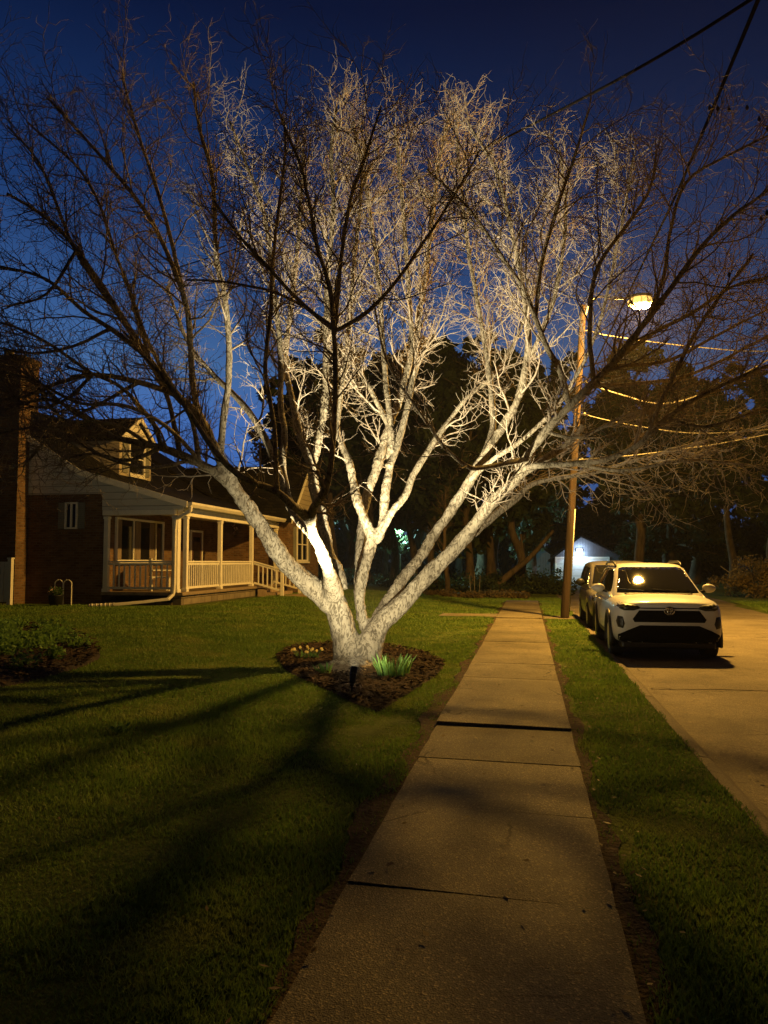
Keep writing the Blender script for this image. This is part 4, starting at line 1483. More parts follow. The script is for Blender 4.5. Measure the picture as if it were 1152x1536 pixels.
# planter and white hoop ornaments by the gable wall
q = PY(84, 893, HY - .9)
root = thing("planter", (q[0], q[1], gz(q[0], q[1])), "dark round planter with pale flowers against the brick gable wall", "planter")
z0 = float(gz(q[0], q[1]))
MB().lathe((q[0], q[1], z0), [(.16, 0), (.21, .30), (.23, .32), (.20, .32), (.18, .26)], 16).build("pot", M['black'], root, True)
V, Fq = leaf_quads(np.array([[q[0], q[1], z0 + .42]]), np.array([.22]), 160, .05, .7)
np_mesh("leaves", V, Fq, M['leaf_dark'], root)
V, Fq = leaf_quads(np.array([[q[0] - .05, q[1] - .1, z0 + .45]]), np.array([.16]), 40, .035, .7)
np_mesh("bloom", V, Fq, pinkm, root)
for px in (88, 101):
    q = PY(px, 893, HY - .6)
    z0 = float(gz(q[0], q[1]))
    a = np.linspace(0, math.pi, 13)
    pts = [(q[0] - .13, q[1], z0)] + [(q[0] - .13 * math.cos(t_), q[1], z0 + .62 + .13 * math.sin(t_)) for t_ in a] + [(q[0] + .13, q[1], z0)]
    o = MB().tube(pts, .016, 8).build("wire_hoop", M['white'])
    tag(o, "white wire garden hoop by the gable wall, " + ("left one beside the planter" if px == 88 else "right one nearer the porch"), "garden hoop", "wire hoops by the house")

# white fence panel at the far left
q0 = PY(14, 912, 20.2)
z0 = float(gz(q0[0], q0[1]))
root = thing("fence", (q0[0], q0[1], z0), "white fence panel with post at the left edge beside the brick house", "fence")
mb = MB()
for k in range(16):
    x = q0[0] - .14 - k * .13
    mb.box((x - .055, q0[1] - .012, z0 + .10), (x + .055, q0[1] + .012, z0 + 1.28))
mb.build("panel", M['white'], root)
MB().box((q0[0] - 2.2, q0[1] + .013, z0 + .2), (q0[0] - .07, q0[1] + .05, z0 + .3)).build("rail", M['white'], root)
MB().box((q0[0] - 2.2, q0[1] + .013, z0 + 1.0), (q0[0] - .07, q0[1] + .05, z0 + 1.1)).build("rail", M['white'], root)
mb = MB(); mb.box((q0[0] - .06, q0[1] - .06, z0 - .1), (q0[0] + .06, q0[1] + .06, z0 + 1.36)); mb.box((q0[0] - .075, q0[1] - .075, z0 + 1.36), (q0[0] + .075, q0[1] + .075, z0 + 1.40))
mb.build("post", M['white'], root)

# ------------------------------------------------------------------ utility pole, street lamp, wires
pb_ = G(847, 928, 0)
ptop = PY(875, 458, pb_[1])


def on_pole(z):
    u = z / ptop[2]
    return np.array([pb_[0] + (ptop[0] - pb_[0]) * u, pb_[1], z])


pole = thing("utility_pole", (pb_[0], pb_[1], 0), "leaning brown wooden utility pole between the sidewalk and the parked cars", "utility pole")
zs = np.linspace(-.3, ptop[2], 24)
MB().tube([on_pole(z) for z in zs], np.linspace(.128, .088, 24), 16).build("shaft", M['pole'], pole, True)
p = on_pole(4.0)
mb = MB()
mb.tube([on_pole(.2) + np.array([.115, -.05, 0]), on_pole(3.2) + np.array([.108, -.05, 0])], .022, 8)
mb.build("conduit", M['steel'], pole, True)
att = [PY(868, 497, pb_[1])[2], PY(868, 574, pb_[1])[2], PY(864, 622, pb_[1])[2], PY(862, 690, pb_[1])[2]]
for z in att:
    c = on_pole(z)
    MB().tube([c + np.array([.08, -.02, 0]), c + np.array([.20, -.03, .01])], .016, 8).build("bracket", M['steel'], pole, True)
    MB().lathe(c + np.array([.22, -.03, -.05]), [(.02, 0), (.045, .02), (.03, .05), (.045, .07), (.02, .10)], 10).build("insulator", M['cable'], pole, True)

LP = PY(962, 452, 20.4)
lamp = thing("street_lamp", on_pole(ptop[2] - .3), "lit orange sodium street lamp on a curved arm at the pole top", "street lamp")
a0 = on_pole(ptop[2] - .35) + np.array([.08, -.05, 0])
arm = catmull(np.array([a0, a0 + np.array([.10, -.05, .35]), a0 + np.array([.35, -.15, .52]), LP + np.array([-.55, .25, .20]), LP + np.array([-.25, .08, .16])]), .1)
MB().tube(arm, .035, 8).build("arm", M['steel'], lamp, True)
hd = MB()
prof = [(-.30, .03, .06), (-.22, .06, .08), (-.08, .11, .10), (.08, .12, .10), (.20, .10, .08), (.28, .04, .05)]
vs, fs = [], []
for i, (u, w, h) in enumerate(prof):
    for k in range(9):
        a = math.pi * k / 8
        vs.append((LP[0] + u, LP[1] + w * math.cos(a), LP[2] + .12 + h * math.sin(a)))
for i in range(len(prof) - 1):
    for k in range(8):
        fs.append((i * 9 + k, (i + 1) * 9 + k, (i + 1) * 9 + k + 1, i * 9 + k + 1))
fs.append(tuple(range(9))); fs.append(tuple(range(45, 54))[::-1])
hd.add(vs, fs)
hd.build("lamp_head", M['steel'], lamp, True)
ln = MB()  # lens bowl built oversize to stand in for the bloom
vs, fs = [], []
for j in range(13):
    t_ = (j - 6) / 6 * math.pi / 2 * .98
    for k in range(20):
        a = 2 * math.pi * k / 20
        vs.append((LP[0] + .36 * math.cos(t_) * math.cos(a), LP[1] + .21 * math.cos(t_) * math.sin(a), LP[2] - .03 - .17 * math.sin(t_)))
for j in range(12):
    for k in range(20):
        fs.append((j * 20 + k, (j + 1) * 20 + k, (j + 1) * 20 + (k + 1) % 20, j * 20 + (k + 1) % 20))
ln.add(vs, fs)
ln.build("lens", M['sodium_lens'], lamp, True)
ld = bpy.data.lights.new("sodium_light", 'POINT')
ld.energy = STREET_W
ld.color = SODIUM
ld.shadow_soft_size = .22
lo = bpy.data.objects.new("sodium_light", ld)
COL.objects.link(lo)
lo.parent = lamp
lo.location = tuple(np.array([LP[0], LP[1], LP[2] - .36]) - np.array(lamp.location))


def wire(pts, r, mat, label, n=40):
    q = catmull(np.array(pts), .5)
    o = MB().tube(q, r, 6).build("overhead_wire", mat, None, True)
    tag(o, label, "wire", "overhead wires")


def sag(a, b_, s, n=14):
    a = np.array(a); b_ = np.array(b_)
    return [a + (b_ - a) * u - np.array([0, 0, 4 * s * u * (1 - u)]) for u in np.linspace(0, 1, n)]


ip = lambda z: on_pole(z) + np.array([.22, -.03, 0])
wire([P(1240, -75, 7.0), P(1125, 0, 8.0), P(1000, 78, 9.5), P(860, 155, 12), P(690, 240, 16.5), P(540, 305, 20.5), P(380, 365, 25), P(150, 430, 31), P(-250, 510, 40)], .022, M['cable_black'],
     "thick black wire crossing the sky from the upper right corner behind the tree")
wire([P(1175, -95, 6.0), P(1137, 0, 7.0), P(1090, 113, 8.6), P(1040, 232, 10.8), P(1008, 305, 12.8), P(950, 425, 16.5), ip(att[1])], .020, M['cable_black'],
     "black wire rising steeply from the pole to the top right corner")
wire([ip(att[0]), P(905, 502, 22.3), P(980, 513, 22.8), P(1060, 522, 23.4), P(1152, 527, 24), P(1350, 520, 25.5)], .016, M['cable'], "topmost pale wire running right from the pole below the lamp")
wire([ip(att[1]), P(900, 582, 22.5), P(945, 596, 22.8), P(990, 606, 23), P(1050, 592, 23.6), P(1152, 540, 24.6), P(1350, 420, 26.5)], .022, M['cable'], "sagging pale wire lit by the lamp right of the pole")
wire([ip(att[2]), P(905, 629, 22.6), P(980, 643, 23.2), P(1060, 650, 24), P(1200, 640, 25.5), P(1350, 620, 27)], .014, M['cable'], "thin pale wire third down on the pole")
wire([ip(att[3]), P(940, 684, 22.3), P(1020, 674, 22.7), P(1120, 658, 23.2), P(1350, 610, 24.5)], .016, M['cable'], "lowest pale wire rising rightward from the pole")


# ------------------------------------------------------------------ cars
def loft(stations, levels=2):
    """stations: list of (f, [(x,z)...]) half sections bottom centre -> top centre; mirrored; returns mesh with subsurf applied"""
    n = len(stations[0][1])
    V, Fc = [], []
    ring = 2 * n - 2
    for f, sec in stations:
        pts = list(sec) + [(-x, z) for x, z in sec[-2:0:-1]]
        V += [(x, -f, z) for x, z in pts]
    for i in range(len(stations) - 1):
        for k in range(ring):
            a = i * ring + k; b_ = i * ring + (k + 1) % ring
            Fc.append((a, b_, b_ + ring, a + ring))
    Fc.append(tuple(range(ring)))
    Fc.append(tuple(range((len(stations) - 1) * ring, len(stations) * ring))[::-1])
    me = bpy.data.meshes.new("loft"); me.from_pydata(V, [], Fc)
    bm = bmesh.new(); bm.from_mesh(me)
    bmesh.ops.recalc_face_normals(bm, faces=bm.faces)
    bm.to_mesh(me); bm.free()
    o = bpy.data.objects.new("loft", me); COL.objects.link(o)
    s = o.modifiers.new("s", 'SUBSURF'); s.levels = levels; s.render_levels = levels
    ev = evaluated(o)
    bpy.data.objects.remove(o)
    return ev


def bvh_of(me):
    return BVHTree.FromPolygons([v.co.copy() for v in me.vertices], [tuple(p.vertices) for p in me.polygons])


def panel(bvh, poly, axis, mat, name, parent, off=.006, thick=.012, cut=.07, sign=1):
    """outline given in the front (x,z) or side (f,z) view, laid onto the body surface with its own thickness"""
    bm = bmesh.new()
    if axis == 'f':
        vs = [bm.verts.new((p[0], 0, p[1])) for p in poly]
    else:
        vs = [bm.verts.new((0, -p[0], p[1])) for p in poly]
    bm.faces.new(vs)
    bmesh.ops.triangulate(bm, faces=bm.faces)
    for _ in range(6):
        es = [e for e in bm.edges if e.calc_length() > cut]
        if not es: break
        bmesh.ops.subdivide_edges(bm, edges=es, cuts=1)
        bmesh.ops.triangulate(bm, faces=bm.faces)
    V = []
    for v in bm.verts:
        if axis == 'f':
            hit = bvh.ray_cast(Vector((v.co.x, -6 * sign, v.co.z)), Vector((0, sign, 0)))
            d = Vector((0, -off * sign, 0))
        else:
            hit = bvh.ray_cast(Vector((3 * sign, v.co.y, v.co.z)), Vector((-sign, 0, 0)))
            d = Vector((off * sign, 0, 0))
        if hit[0] is None:
            hit = bvh.find_nearest(Vector((3 * sign if axis != 'f' else v.co.x, v.co.y if axis != 'f' else -3 * sign, v.co.z)))
        v.co = hit[0] + d
    bmesh.ops.recalc_face_normals(bm, faces=bm.faces)
    want = Vector((0, -sign, 0)) if axis == 'f' else Vector((sign, 0, 0))
    if sum((f.normal.dot(want) for f in bm.faces)) < 0:
        bmesh.ops.reverse_faces(bm, faces=bm.faces)
    me = bpy.data.meshes.new(name); bm.to_mesh(me); bm.free()
    o = finish(name, me, mat, parent, True)
    sd = o.modifiers.new("thick", 'SOLIDIFY'); sd.thickness = thick; sd.offset = -1
    return o


def cut_arches(me, centres, r):
    """wheel openings cut from the body"""
    o = bpy.data.objects.new("b", me); COL.objects.link(o)
    kill = []
    for f, z in centres:
        for sx in (-1, 1):
            cyl = MB().lathe((sx * .95, -f, z), [(r, -.32), (r, .32)], 28, 0)
            cm = bpy.data.meshes.new("c"); cm.from_pydata(cyl.v, [], cyl.f)
            bm = bmesh.new(); bm.from_mesh(cm); bmesh.ops.recalc_face_normals(bm, faces=bm.faces); bm.to_mesh(cm); bm.free()
            co = bpy.data.objects.new("c", cm); COL.objects.link(co); kill.append(co)
            bo = o.modifiers.new("b", 'BOOLEAN'); bo.operation = 'DIFFERENCE'; bo.object = co; bo.solver = 'EXACT'
    ev = evaluated(o)
    for k in kill + [o]:
        bpy.data.objects.remove(k)
    return ev


def wheel(root, f, sx, r, track):
    # tyre
    x = sx * track
    t_ = MB().lathe((x, -f, r), [(r * .66, -.11 * sx), (r * .94, -.115 * sx), (r, -.085 * sx), (r, .085 * sx), (r * .94, .115 * sx), (r * .66, .11 * sx)], 36, 0)
    w = t_.build_local("wheel", M['tyre'], root)
    rim = MB()
    for k in range(10):
        a = 2 * math.pi * k / 10
        for da in (-.09, .09):
            p0 = np.array([x + sx * .085, -f + math.cos(a) * .06, r + math.sin(a) * .06]); p1 = np.array([x + sx * .10, -f + math.cos(a + da) * r * .62, r + math.sin(a + da) * r * .62])
            rim.bar(p0, p1, .035, .025)
    rim.lathe((x + sx * .085, -f, r), [(.05, -.01), (.06, .0), (.045, .015)], 14, 0)
    rim.lathe((x + sx * .10, -f, r), [(r * .63, -.02), (r * .67, -.02), (r * .67, .008), (r * .63, .008)], 36, 0)
    rim.lathe((x - sx * .02, -f, r), [(r * .62, -.01), (r * .62, .01)], 24, 0)
    rim.build_local("rim", M['alloy'], w)


def _bl(s, name, mat, parent=None, smooth=False, bevel=0):
    me = bpy.data.meshes.new(name)
    me.from_pydata(s.v, [], s.f)
    bm = bmesh.new(); bm.from_mesh(me); bmesh.ops.recalc_face_normals(bm, faces=bm.faces); bm.to_mesh(me); bm.free()
    return finish(name, me, mat, parent, smooth, bevel)


MB.build_local = _bl


def suv():
    root = thing("parked_car", (2.36, 13.85 + 2.30, STREET_Z), "white compact SUV parked nearest at the kerb, facing the viewer", "car")

    def sec(w, zb, zs, zt, crown=.02, tuck=.9):
        return [(0, zb), (w * .6, zb), (w * tuck, zb + .02), (w * .985, zb + .14), (w, (zb + zs) / 2), (w * .985, zs), (w * .90, zt - .015), (w * .5, zt + crown * .7), (0, zt + crown)]
    S = [(-2.28, sec(.78, .42, .82, .98)), (-2.24, sec(.86, .34, .88, 1.05)), (-2.0, sec(.90, .28, .95, 1.10)), (-1.3, sec(.915, .24, .97, 1.10)), (0, sec(.92, .23, .95, 1.08)),
         (.75, sec(.92, .23, .96, 1.10)), (1.0, sec(.92, .23, .97, 1.11)), (1.4, sec(.92, .24, .96, 1.085)), (1.85, sec(.915, .26, .93, 1.065)), (2.05, sec(.905, .28, .91, 1.045)),
         (2.20, sec(.86, .30, .89, 1.015)), (2.27, sec(.79, .33, .86, .98)), (2.30, sec(.64, .38, .80, .91))]
    me = loft(S, 2)
    bv = bvh_of(me)
    me = cut_arches(me, [(1.42, .36), (-1.27, .36)], .43)
    body = finish("body", me, M['car_white'], root, True)
    # cabin
    def cs(w, wt, z0, zt):
        return [(0, z0), (w * .7, z0), (w, z0 + .02), (w * .99, z0 + .12), (w * .96, z0 + (zt - z0) * .45), (wt * 1.03, zt - .16), (wt, zt - .06), (wt * .72, zt - .008), (0, zt)]
    Cb = [(-2.20, cs(.76, .70, .95, 1.12)), (-2.12, cs(.80, .72, .95, 1.22)), (-1.82, cs(.86, .70, .95, 1.58)), (-1.55, cs(.87, .69, .95, 1.66)), (-.6, cs(.875, .685, .95, 1.69)), (0, cs(.875, .68, .95, 1.685)),
          (.18, cs(.875, .67, .95, 1.64)), (.50, cs(.875, .69, .95, 1.50)), (.95, cs(.87, .76, .95, 1.285)), (1.26, cs(.84, .80, .95, 1.12)), (1.38, cs(.78, .76, .93, 1.02))]
    ce = loft(Cb, 2)
    cb = bvh_of(ce)
    finish("cabin", ce, M['car_white'], root, True)
    G_ = M['car_glass']
    panel(cb, [(-.71, 1.17), (-.73, 1.13), (.73, 1.13), (.71, 1.17), (.59, 1.58), (.50, 1.605), (-.50, 1.605), (-.59, 1.58)], 'f', G_, "windscreen", root)
    wp = panel(cb, [(-.6, 1.115), (.6, 1.115), (.6, 1.128), (-.6, 1.128)], 'f', M['black'], "cowl", root, .012)
    for s in (-1, 1):
        panel(cb, [(.86, 1.14), (.42, 1.42), (.15, 1.565), (-.38, 1.585), (-.38, 1.12)], 's', G_, "side_window", root, sign=s)
        panel(cb, [(-.46, 1.12), (-.46, 1.585), (-1.2, 1.56), (-1.34, 1.15)], 's', G_, "side_window", root, sign=s)
        panel(cb, [(-1.42, 1.18), (-1.28, 1.54), (-1.62, 1.46), (-1.80, 1.26)], 's', G_, "side_window", root, sign=s)
        MB().tube([(s * .625, -.12, 1.60), (s * .63, .05, 1.675), (s * .635, .3, 1.705), (s * .64, 1.3, 1.70), (s * .64, 1.6, 1.64)], .022, 8).build_local("roof_rail", M['black'], root, True)
        # cladding and sills
        cl = panel(bv, [(.98, .26), (.98, .42), (-.82, .42), (-.82, .26)], 's', M['black'], "sill_cladding", root, .012, .02, sign=s)
        for f in (1.42, -1.27):
            arc = MB()
            n = 22
            vs, fs = [], []
            for i in range(n + 1):
                a = math.pi * (-.10 + 1.20 * i / n)
                for rr, xx in ((.425, .85), (.425, .955), (.485, .945), (.485, .90)):
                    vs.append((s * xx, -f + rr * math.cos(a), .36 + rr * math.sin(a)))
            for i in range(n):
                for k in range(4):
                    fs.append((i * 4 + k, i * 4 + (k + 1) % 4, i * 4 + 4 + (k + 1) % 4, i * 4 + 4 + k))
            fs += [(0, 1, 2, 3), (n * 4 + 3, n * 4 + 2, n * 4 + 1, n * 4)]
            arc.add(vs, fs)
            arc.build_local("arch_cladding", M['black'], root, True)
            wheel(root, f, s, .355, .80)
        # mirror
        mm = bpy.data.meshes.new("mirror")
        bm = bmesh.new(); bmesh.ops.create_uvsphere(bm, u_segments=16, v_segments=10, radius=1)
        for v in bm.verts:
            v.co = Vector((s * 1.02 + v.co.x * .125, -.62 + v.co.y * .085 + abs(v.co.x) * .02, 1.20 + v.co.z * .085 * (1 - .15 * v.co.x * s)))
        bm.to_mesh(mm); bm.free()
        mo = finish("mirror", mm, M['car_white'], root, True)
        MB().bar((s * .86, -.62, 1.13), (s * .98, -.62, 1.16), .06, .04).build_local("mirror_stalk", M['black'], mo)
        # headlamps, fog intakes
        panel(bv, [(s * .46, .905), (s * .52, .955), (s * .70, .985), (s * .875, 1.02), (s * .895, .985), (s * .86, .92), (s * .74, .868), (s * .58, .868)], 'f', M['black'], "headlight_surround", root, .012)
        hl = panel(bv, [(s * .64, .892), (s * .68, .915), (s * .77, .935), (s * .86, .96), (s * .845, .93), (s * .76, .89), (s * .69, .882)], 'f', M['lens'], "headlight", root, .020)
        panel(bv, [(s * .76, .56), (s * .73, .64), (s * .765, .76), (s * .84, .77), (s * .865, .68), (s * .84, .58)], 'f', M['black'], "fog_intake", root, .006)
        # doors: seams and handles
        for f in (.86, -.42, -1.18):
            panel(bv, [(f, .44), (f + .008, .44), (f + .008, 1.06), (f, 1.06)], 's', M['black'], "door_seam", root, .0015, .004, sign=s)
        for f in (-.22, -1.02):
            MB().bar((s * .925, -f - .1, .95), (s * .925, -f + .12, .955), .03, .03).build_local("door_handle", M['car_white'], root, bevel=.008)
    panel(bv, [(-.49, .87), (.49, .87), (.60, .72), (.57, .67), (-.57, .67), (-.60, .72)], 'f', M['matt'], "grille", root, .008)
    mb = MB()
    panel(bv, [(-.48, .615), (.48, .615), (.68, .53), (.88, .43), (.88, .31), (-.88, .31), (-.88, .43), (-.68, .53)], 'f', M['matt'], "lower_grille", root, .010)
    gb = MB()
    for z in (.69, .725, .76, .795):
        gb.bar((-.5, -2.318 + (z - .69) * .35, z), (.5, -2.318 + (z - .69) * .35, z), .012, .008)
    panel(bv, [(-.48, .918), (.48, .918), (.48, .898), (-.48, .898)], 'f', M['black'], "hood_gap", root, .003)
    # oval emblem: three nested ellipses
    hit = bv.ray_cast(Vector((0, -6, .855)), Vector((0, 1, 0)))[0]
    em = MB()
    def ell(cx, cz, a, b_, r_=.0055, n=28):
        pts = [(cx + a * math.cos(q), hit.y - .028, cz + b_ * math.sin(q)) for q in np.linspace(0, 2 * math.pi, n)]
        em.tube(pts, r_, 6, False)
    ell(0, .86, .082, .056, .009); ell(0, .86, .026, .049, .007); ell(0, .879, .054, .019, .007)
    em.build_local("emblem", M['chrome'], root, True)
    MB().lathe((0, hit.y - .012, .86), [(.080, -.01), (.078, .01)], 24, 1).build_local("emblem_base", M['black'], root)
    # underside and bumper lip
    MB().box((-.78, -2.16, .20), (.78, 2.1, .34)).build_local("underbody", M['black'], root, bevel=.04)
    for f_, nm in ((.35, "wiper"), (-.25, "wiper")):
        h1 = cb.ray_cast(Vector((f_, -6, 1.16)), Vector((0, 1, 0)))[0]; h2 = cb.ray_cast(Vector((f_ - .45, -6, 1.19)), Vector((0, 1, 0)))[0]
        MB().bar(h1 + Vector((0, -.02, .01)), h2 + Vector((0, -.02, .01)), .016, .012).build_local(nm, M['black'], root)
    return root


suv()


def van():
    root = thing("parked_car", (2.42, 19.7 + 2.2, STREET_Z), "boxy silver van parked behind the white SUV at the kerb", "car")

    def sec(w, zb, zs, zt, crown=.02):
        return [(0, zb), (w * .6, zb), (w * .92, zb + .02), (w * .985, zb + .14), (w, (zb + zs) / 2), (w * .99, zs), (w * .93, zt - .01), (w * .5, zt + crown * .7), (0, zt + crown)]
    S = [(-2.25, sec(.86, .36, .9, 1.0)), (-2.1, sec(.93, .28, .92, 1.02)), (-1.2, sec(.95, .25, .93, 1.03)), (.8, sec(.95, .25, .93, 1.04)), (1.3, sec(.95, .26, .92, 1.03)), (1.8, sec(.93, .28, .86, .97)), (2.05, sec(.88, .3, .80, .90)), (2.2, sec(.72, .36, .72, .8))]
    me = loft(S, 2)
    bv = bvh_of(me)
    me = cut_arches(me, [(1.38, .34), (-1.3, .34)], .42)
    finish("body", me, M['car_silver'], root, True)

    def cs(w, wt, z0, zt):
        return [(0, z0), (w * .7, z0), (w, z0 + .02), (w * .99, z0 + .12), (w * .97, z0 + (zt - z0) * .5), (wt * 1.02, zt - .14), (wt, zt - .05), (wt * .75, zt - .005), (0, zt)]
    Cb = [(-2.2, cs(.86, .78, .92, 1.2)), (-2.1, cs(.89, .76, .92, 1.62)), (-1.8, cs(.9, .76, .92, 1.72)), (-.5, cs(.9, .76, .92, 1.745)), (.35, cs(.9, .75, .92, 1.72)), (.62, cs(.9, .76, .92, 1.62)), (1.05, cs(.89, .81, .92, 1.28)), (1.3, cs(.86, .82, .92, 1.05)), (1.4, cs(.8, .78, .9, .97))]
    ce = loft(Cb, 2)
    cb = bvh_of(ce)
    finish("cabin", ce, M['car_silver'], root, True)
    panel(cb, [(-.78, 1.14), (.78, 1.14), (.66, 1.62), (-.66, 1.62)], 'f', M['car_glass'], "windscreen", root)
    for s in (-1, 1):
        panel(cb, [(.92, 1.10), (.50, 1.55), (-.3, 1.58), (-.3, 1.08)], 's', M['car_glass'], "side_window", root, sign=s)
        panel(cb, [(-.38, 1.08), (-.38, 1.58), (-1.9, 1.56), (-1.95, 1.1)], 's', M['car_glass'], "side_window", root, sign=s)
        mm = bpy.data.meshes.new("mirror")
        bm = bmesh.new(); bmesh.ops.create_uvsphere(bm, u_segments=14, v_segments=8, radius=1)
        for v in bm.verts:
            v.co = Vector((s * 1.06 + v.co.x * .12, -.80 + v.co.y * .08, 1.17 + v.co.z * .10))
        bm.to_mesh(mm); bm.free()
        finish("mirror", mm, M['black'], root, True)
        panel(bv, [(s * .58, .70), (s * .60, .86), (s * .86, .90), (s * .86, .74)], 'f', M['lens'], "headlight", root, .008)
        for f in (1.38, -1.3):
            wheel(root, f, s, .335, .83)
        for f in (.80, -.34):
            panel(bv, [(f, .42), (f + .008, .42), (f + .008, 1.0), (f, 1.0)], 's', M['black'], "door_seam", root, .0015, .004, sign=s)
    panel(bv, [(-.5, .72), (.5, .72), (.52, .56), (-.52, .56)], 'f', M['matt'], "grille", root, .008)
    panel(bv, [(-.75, .46), (.75, .46), (.75, .36), (-.75, .36)], 'f', M['black'], "lower_grille", root, .008)
    MB().box((-.8, -2.05, .20), (.8, 2.1, .34)).build_local("underbody", M['black'], root, bevel=.04)


van()


# ------------------------------------------------------------------ garage at the end of the street
GY = 66.0
gl = PY(832, 870, GY)[0]; gr = PY(936, 870, GY)[0]
gp = PY(872, 806, GY)[2]; ge = PY(936, 836, GY)[2]
garage = thing("garage", ((gl + gr) / 2, GY, 0), "grey gabled garage with a lit white door at the end of the street", "garage")
gm = (gl + gr) / 2 - .6
mb = MB()
dl = PY(836, 870, GY)[0]; dr = PY(912, 870, GY)[0]; dt = PY(872, 838, GY)[2]
mb.prism([(gl, GY, 0), (gr, GY, 0), (gr, GY, ge), (gm, GY, gp), (gl, GY, ge)], (0, 7, 0))
mb.build("wall", M['garage_wall'], garage)
mb = MB()
for s, xe in ((-1, gl), (1, gr)):
    xo = xe + s * .5
    sl = (gp - ge) / abs(xe - gm)
    zo = ge - .5 * sl
    mb.prism([(gm, GY - .35, gp + .16), (xo, GY - .35, zo + .16), (xo, GY - .35, zo + .03), (gm, GY - .35, gp + .03)], (0, 7.7, 0))
mb.build("roof", M['shingle'], garage)
mb = MB()
mb.box((dl - .15, GY - .05, 0), (dl, GY - .003, dt + .15)); mb.box((dr, GY - .05, 0), (dr + .15, GY - .003, dt + .15)); mb.box((dl, GY - .05, dt), (dr, GY - .003, dt + .15))
mb.build("door_frame", M['white'], garage)
MB().box((dl + .002, GY - .03, .02), (dr - .002, GY - .004, dt - .002)).build("door", M['garage_door'], garage)
lx = PY(869, 826, GY)
mb = MB()
lf = MB().box((lx[0] - .25, GY - .14, lx[2] + .02), (lx[0] + .25, GY - .003, lx[2] + .16)).build("floodlight", M['steel'], garage, bevel=.02)
MB().box((lx[0] - .22, GY - .20, lx[2] - .10), (lx[0] + .22, GY - .05, lx[2] + .018)).build("lens", M['cool_lens'], lf)
ld = bpy.data.lights.new("flood_beam", 'POINT')
ld.energy = GARAGE_W * 8
ld.color = (.62, .80, 1.0)
ld.shadow_soft_size = .15
lo = bpy.data.objects.new("flood_beam", ld)
COL.objects.link(lo)
lo.parent = garage
lo.location = tuple(np.array([lx[0], GY - .38, lx[2] - .08]) - np.array(garage.location))
# white low outbuilding wall left of the garage, partly hidden by the pole
q = PY(826, 872, 68)
shed = thing("shed", (q[0] - .6, 68, 0), "small dark gabled shed at the left corner of the lit garage", "shed")
mb = MB(); mb.prism([(q[0] - 1.6, 68, 0), (q[0], 68, 0), (q[0], 68, 2.3), (q[0] - .8, 68, 2.9), (q[0] - 1.6, 68, 2.3)], (0, 2.5, 0))
mb.build("wall", M['garage_wall'], shed)
mb = MB()
for s in (-1, 1):
    xc = q[0] - .8
    mb.prism([(xc, 67.8, 3.02), (xc + s * 1.0, 67.8, 2.27), (xc + s * 1.0, 67.8, 2.19), (xc, 67.8, 2.93)], (0, 2.9, 0))
mb.build("roof", M['shingle'], shed)
# lamp post glowing behind the wood
q = PY(600, 860, 61)
lampost = thing("yard_lamp", (q[0], 61, 0), "slim post lamp glowing pale teal among the trunks of the wood", "lamp post")
MB().tube([(q[0], 61, -.2), (q[0], 61, 4.2)], [.07, .05], 10).build("post", M['steel'], lampost, True)
MB().lathe((q[0], 61, 4.42), [(.05, 0), (.22, .05), (.14, .16), (.02, .22)], 12).build("cap", M['steel'], lampost, True)
MB().lathe((q[0], 61, 4.2), [(.06, 0), (.12, .06), (.12, .18), (.08, .219)], 12).build("lens", M['post_lens'], lampost, True)
ld = bpy.data.lights.new("yard_beam", 'POINT')
ld.energy = 5200
ld.color = (.45, .95, .88)
ld.shadow_soft_size = .15
lo = bpy.data.objects.new("yard_beam", ld)
COL.objects.link(lo)
lo.parent = lampost
lo.location = (0, -.3, 4.3)
MB().box((dl - .8, 60.0, -.02), (dr + .5, GY - .01, .016)).build("driveway", M['kerb'])['kind'] = 'structure'


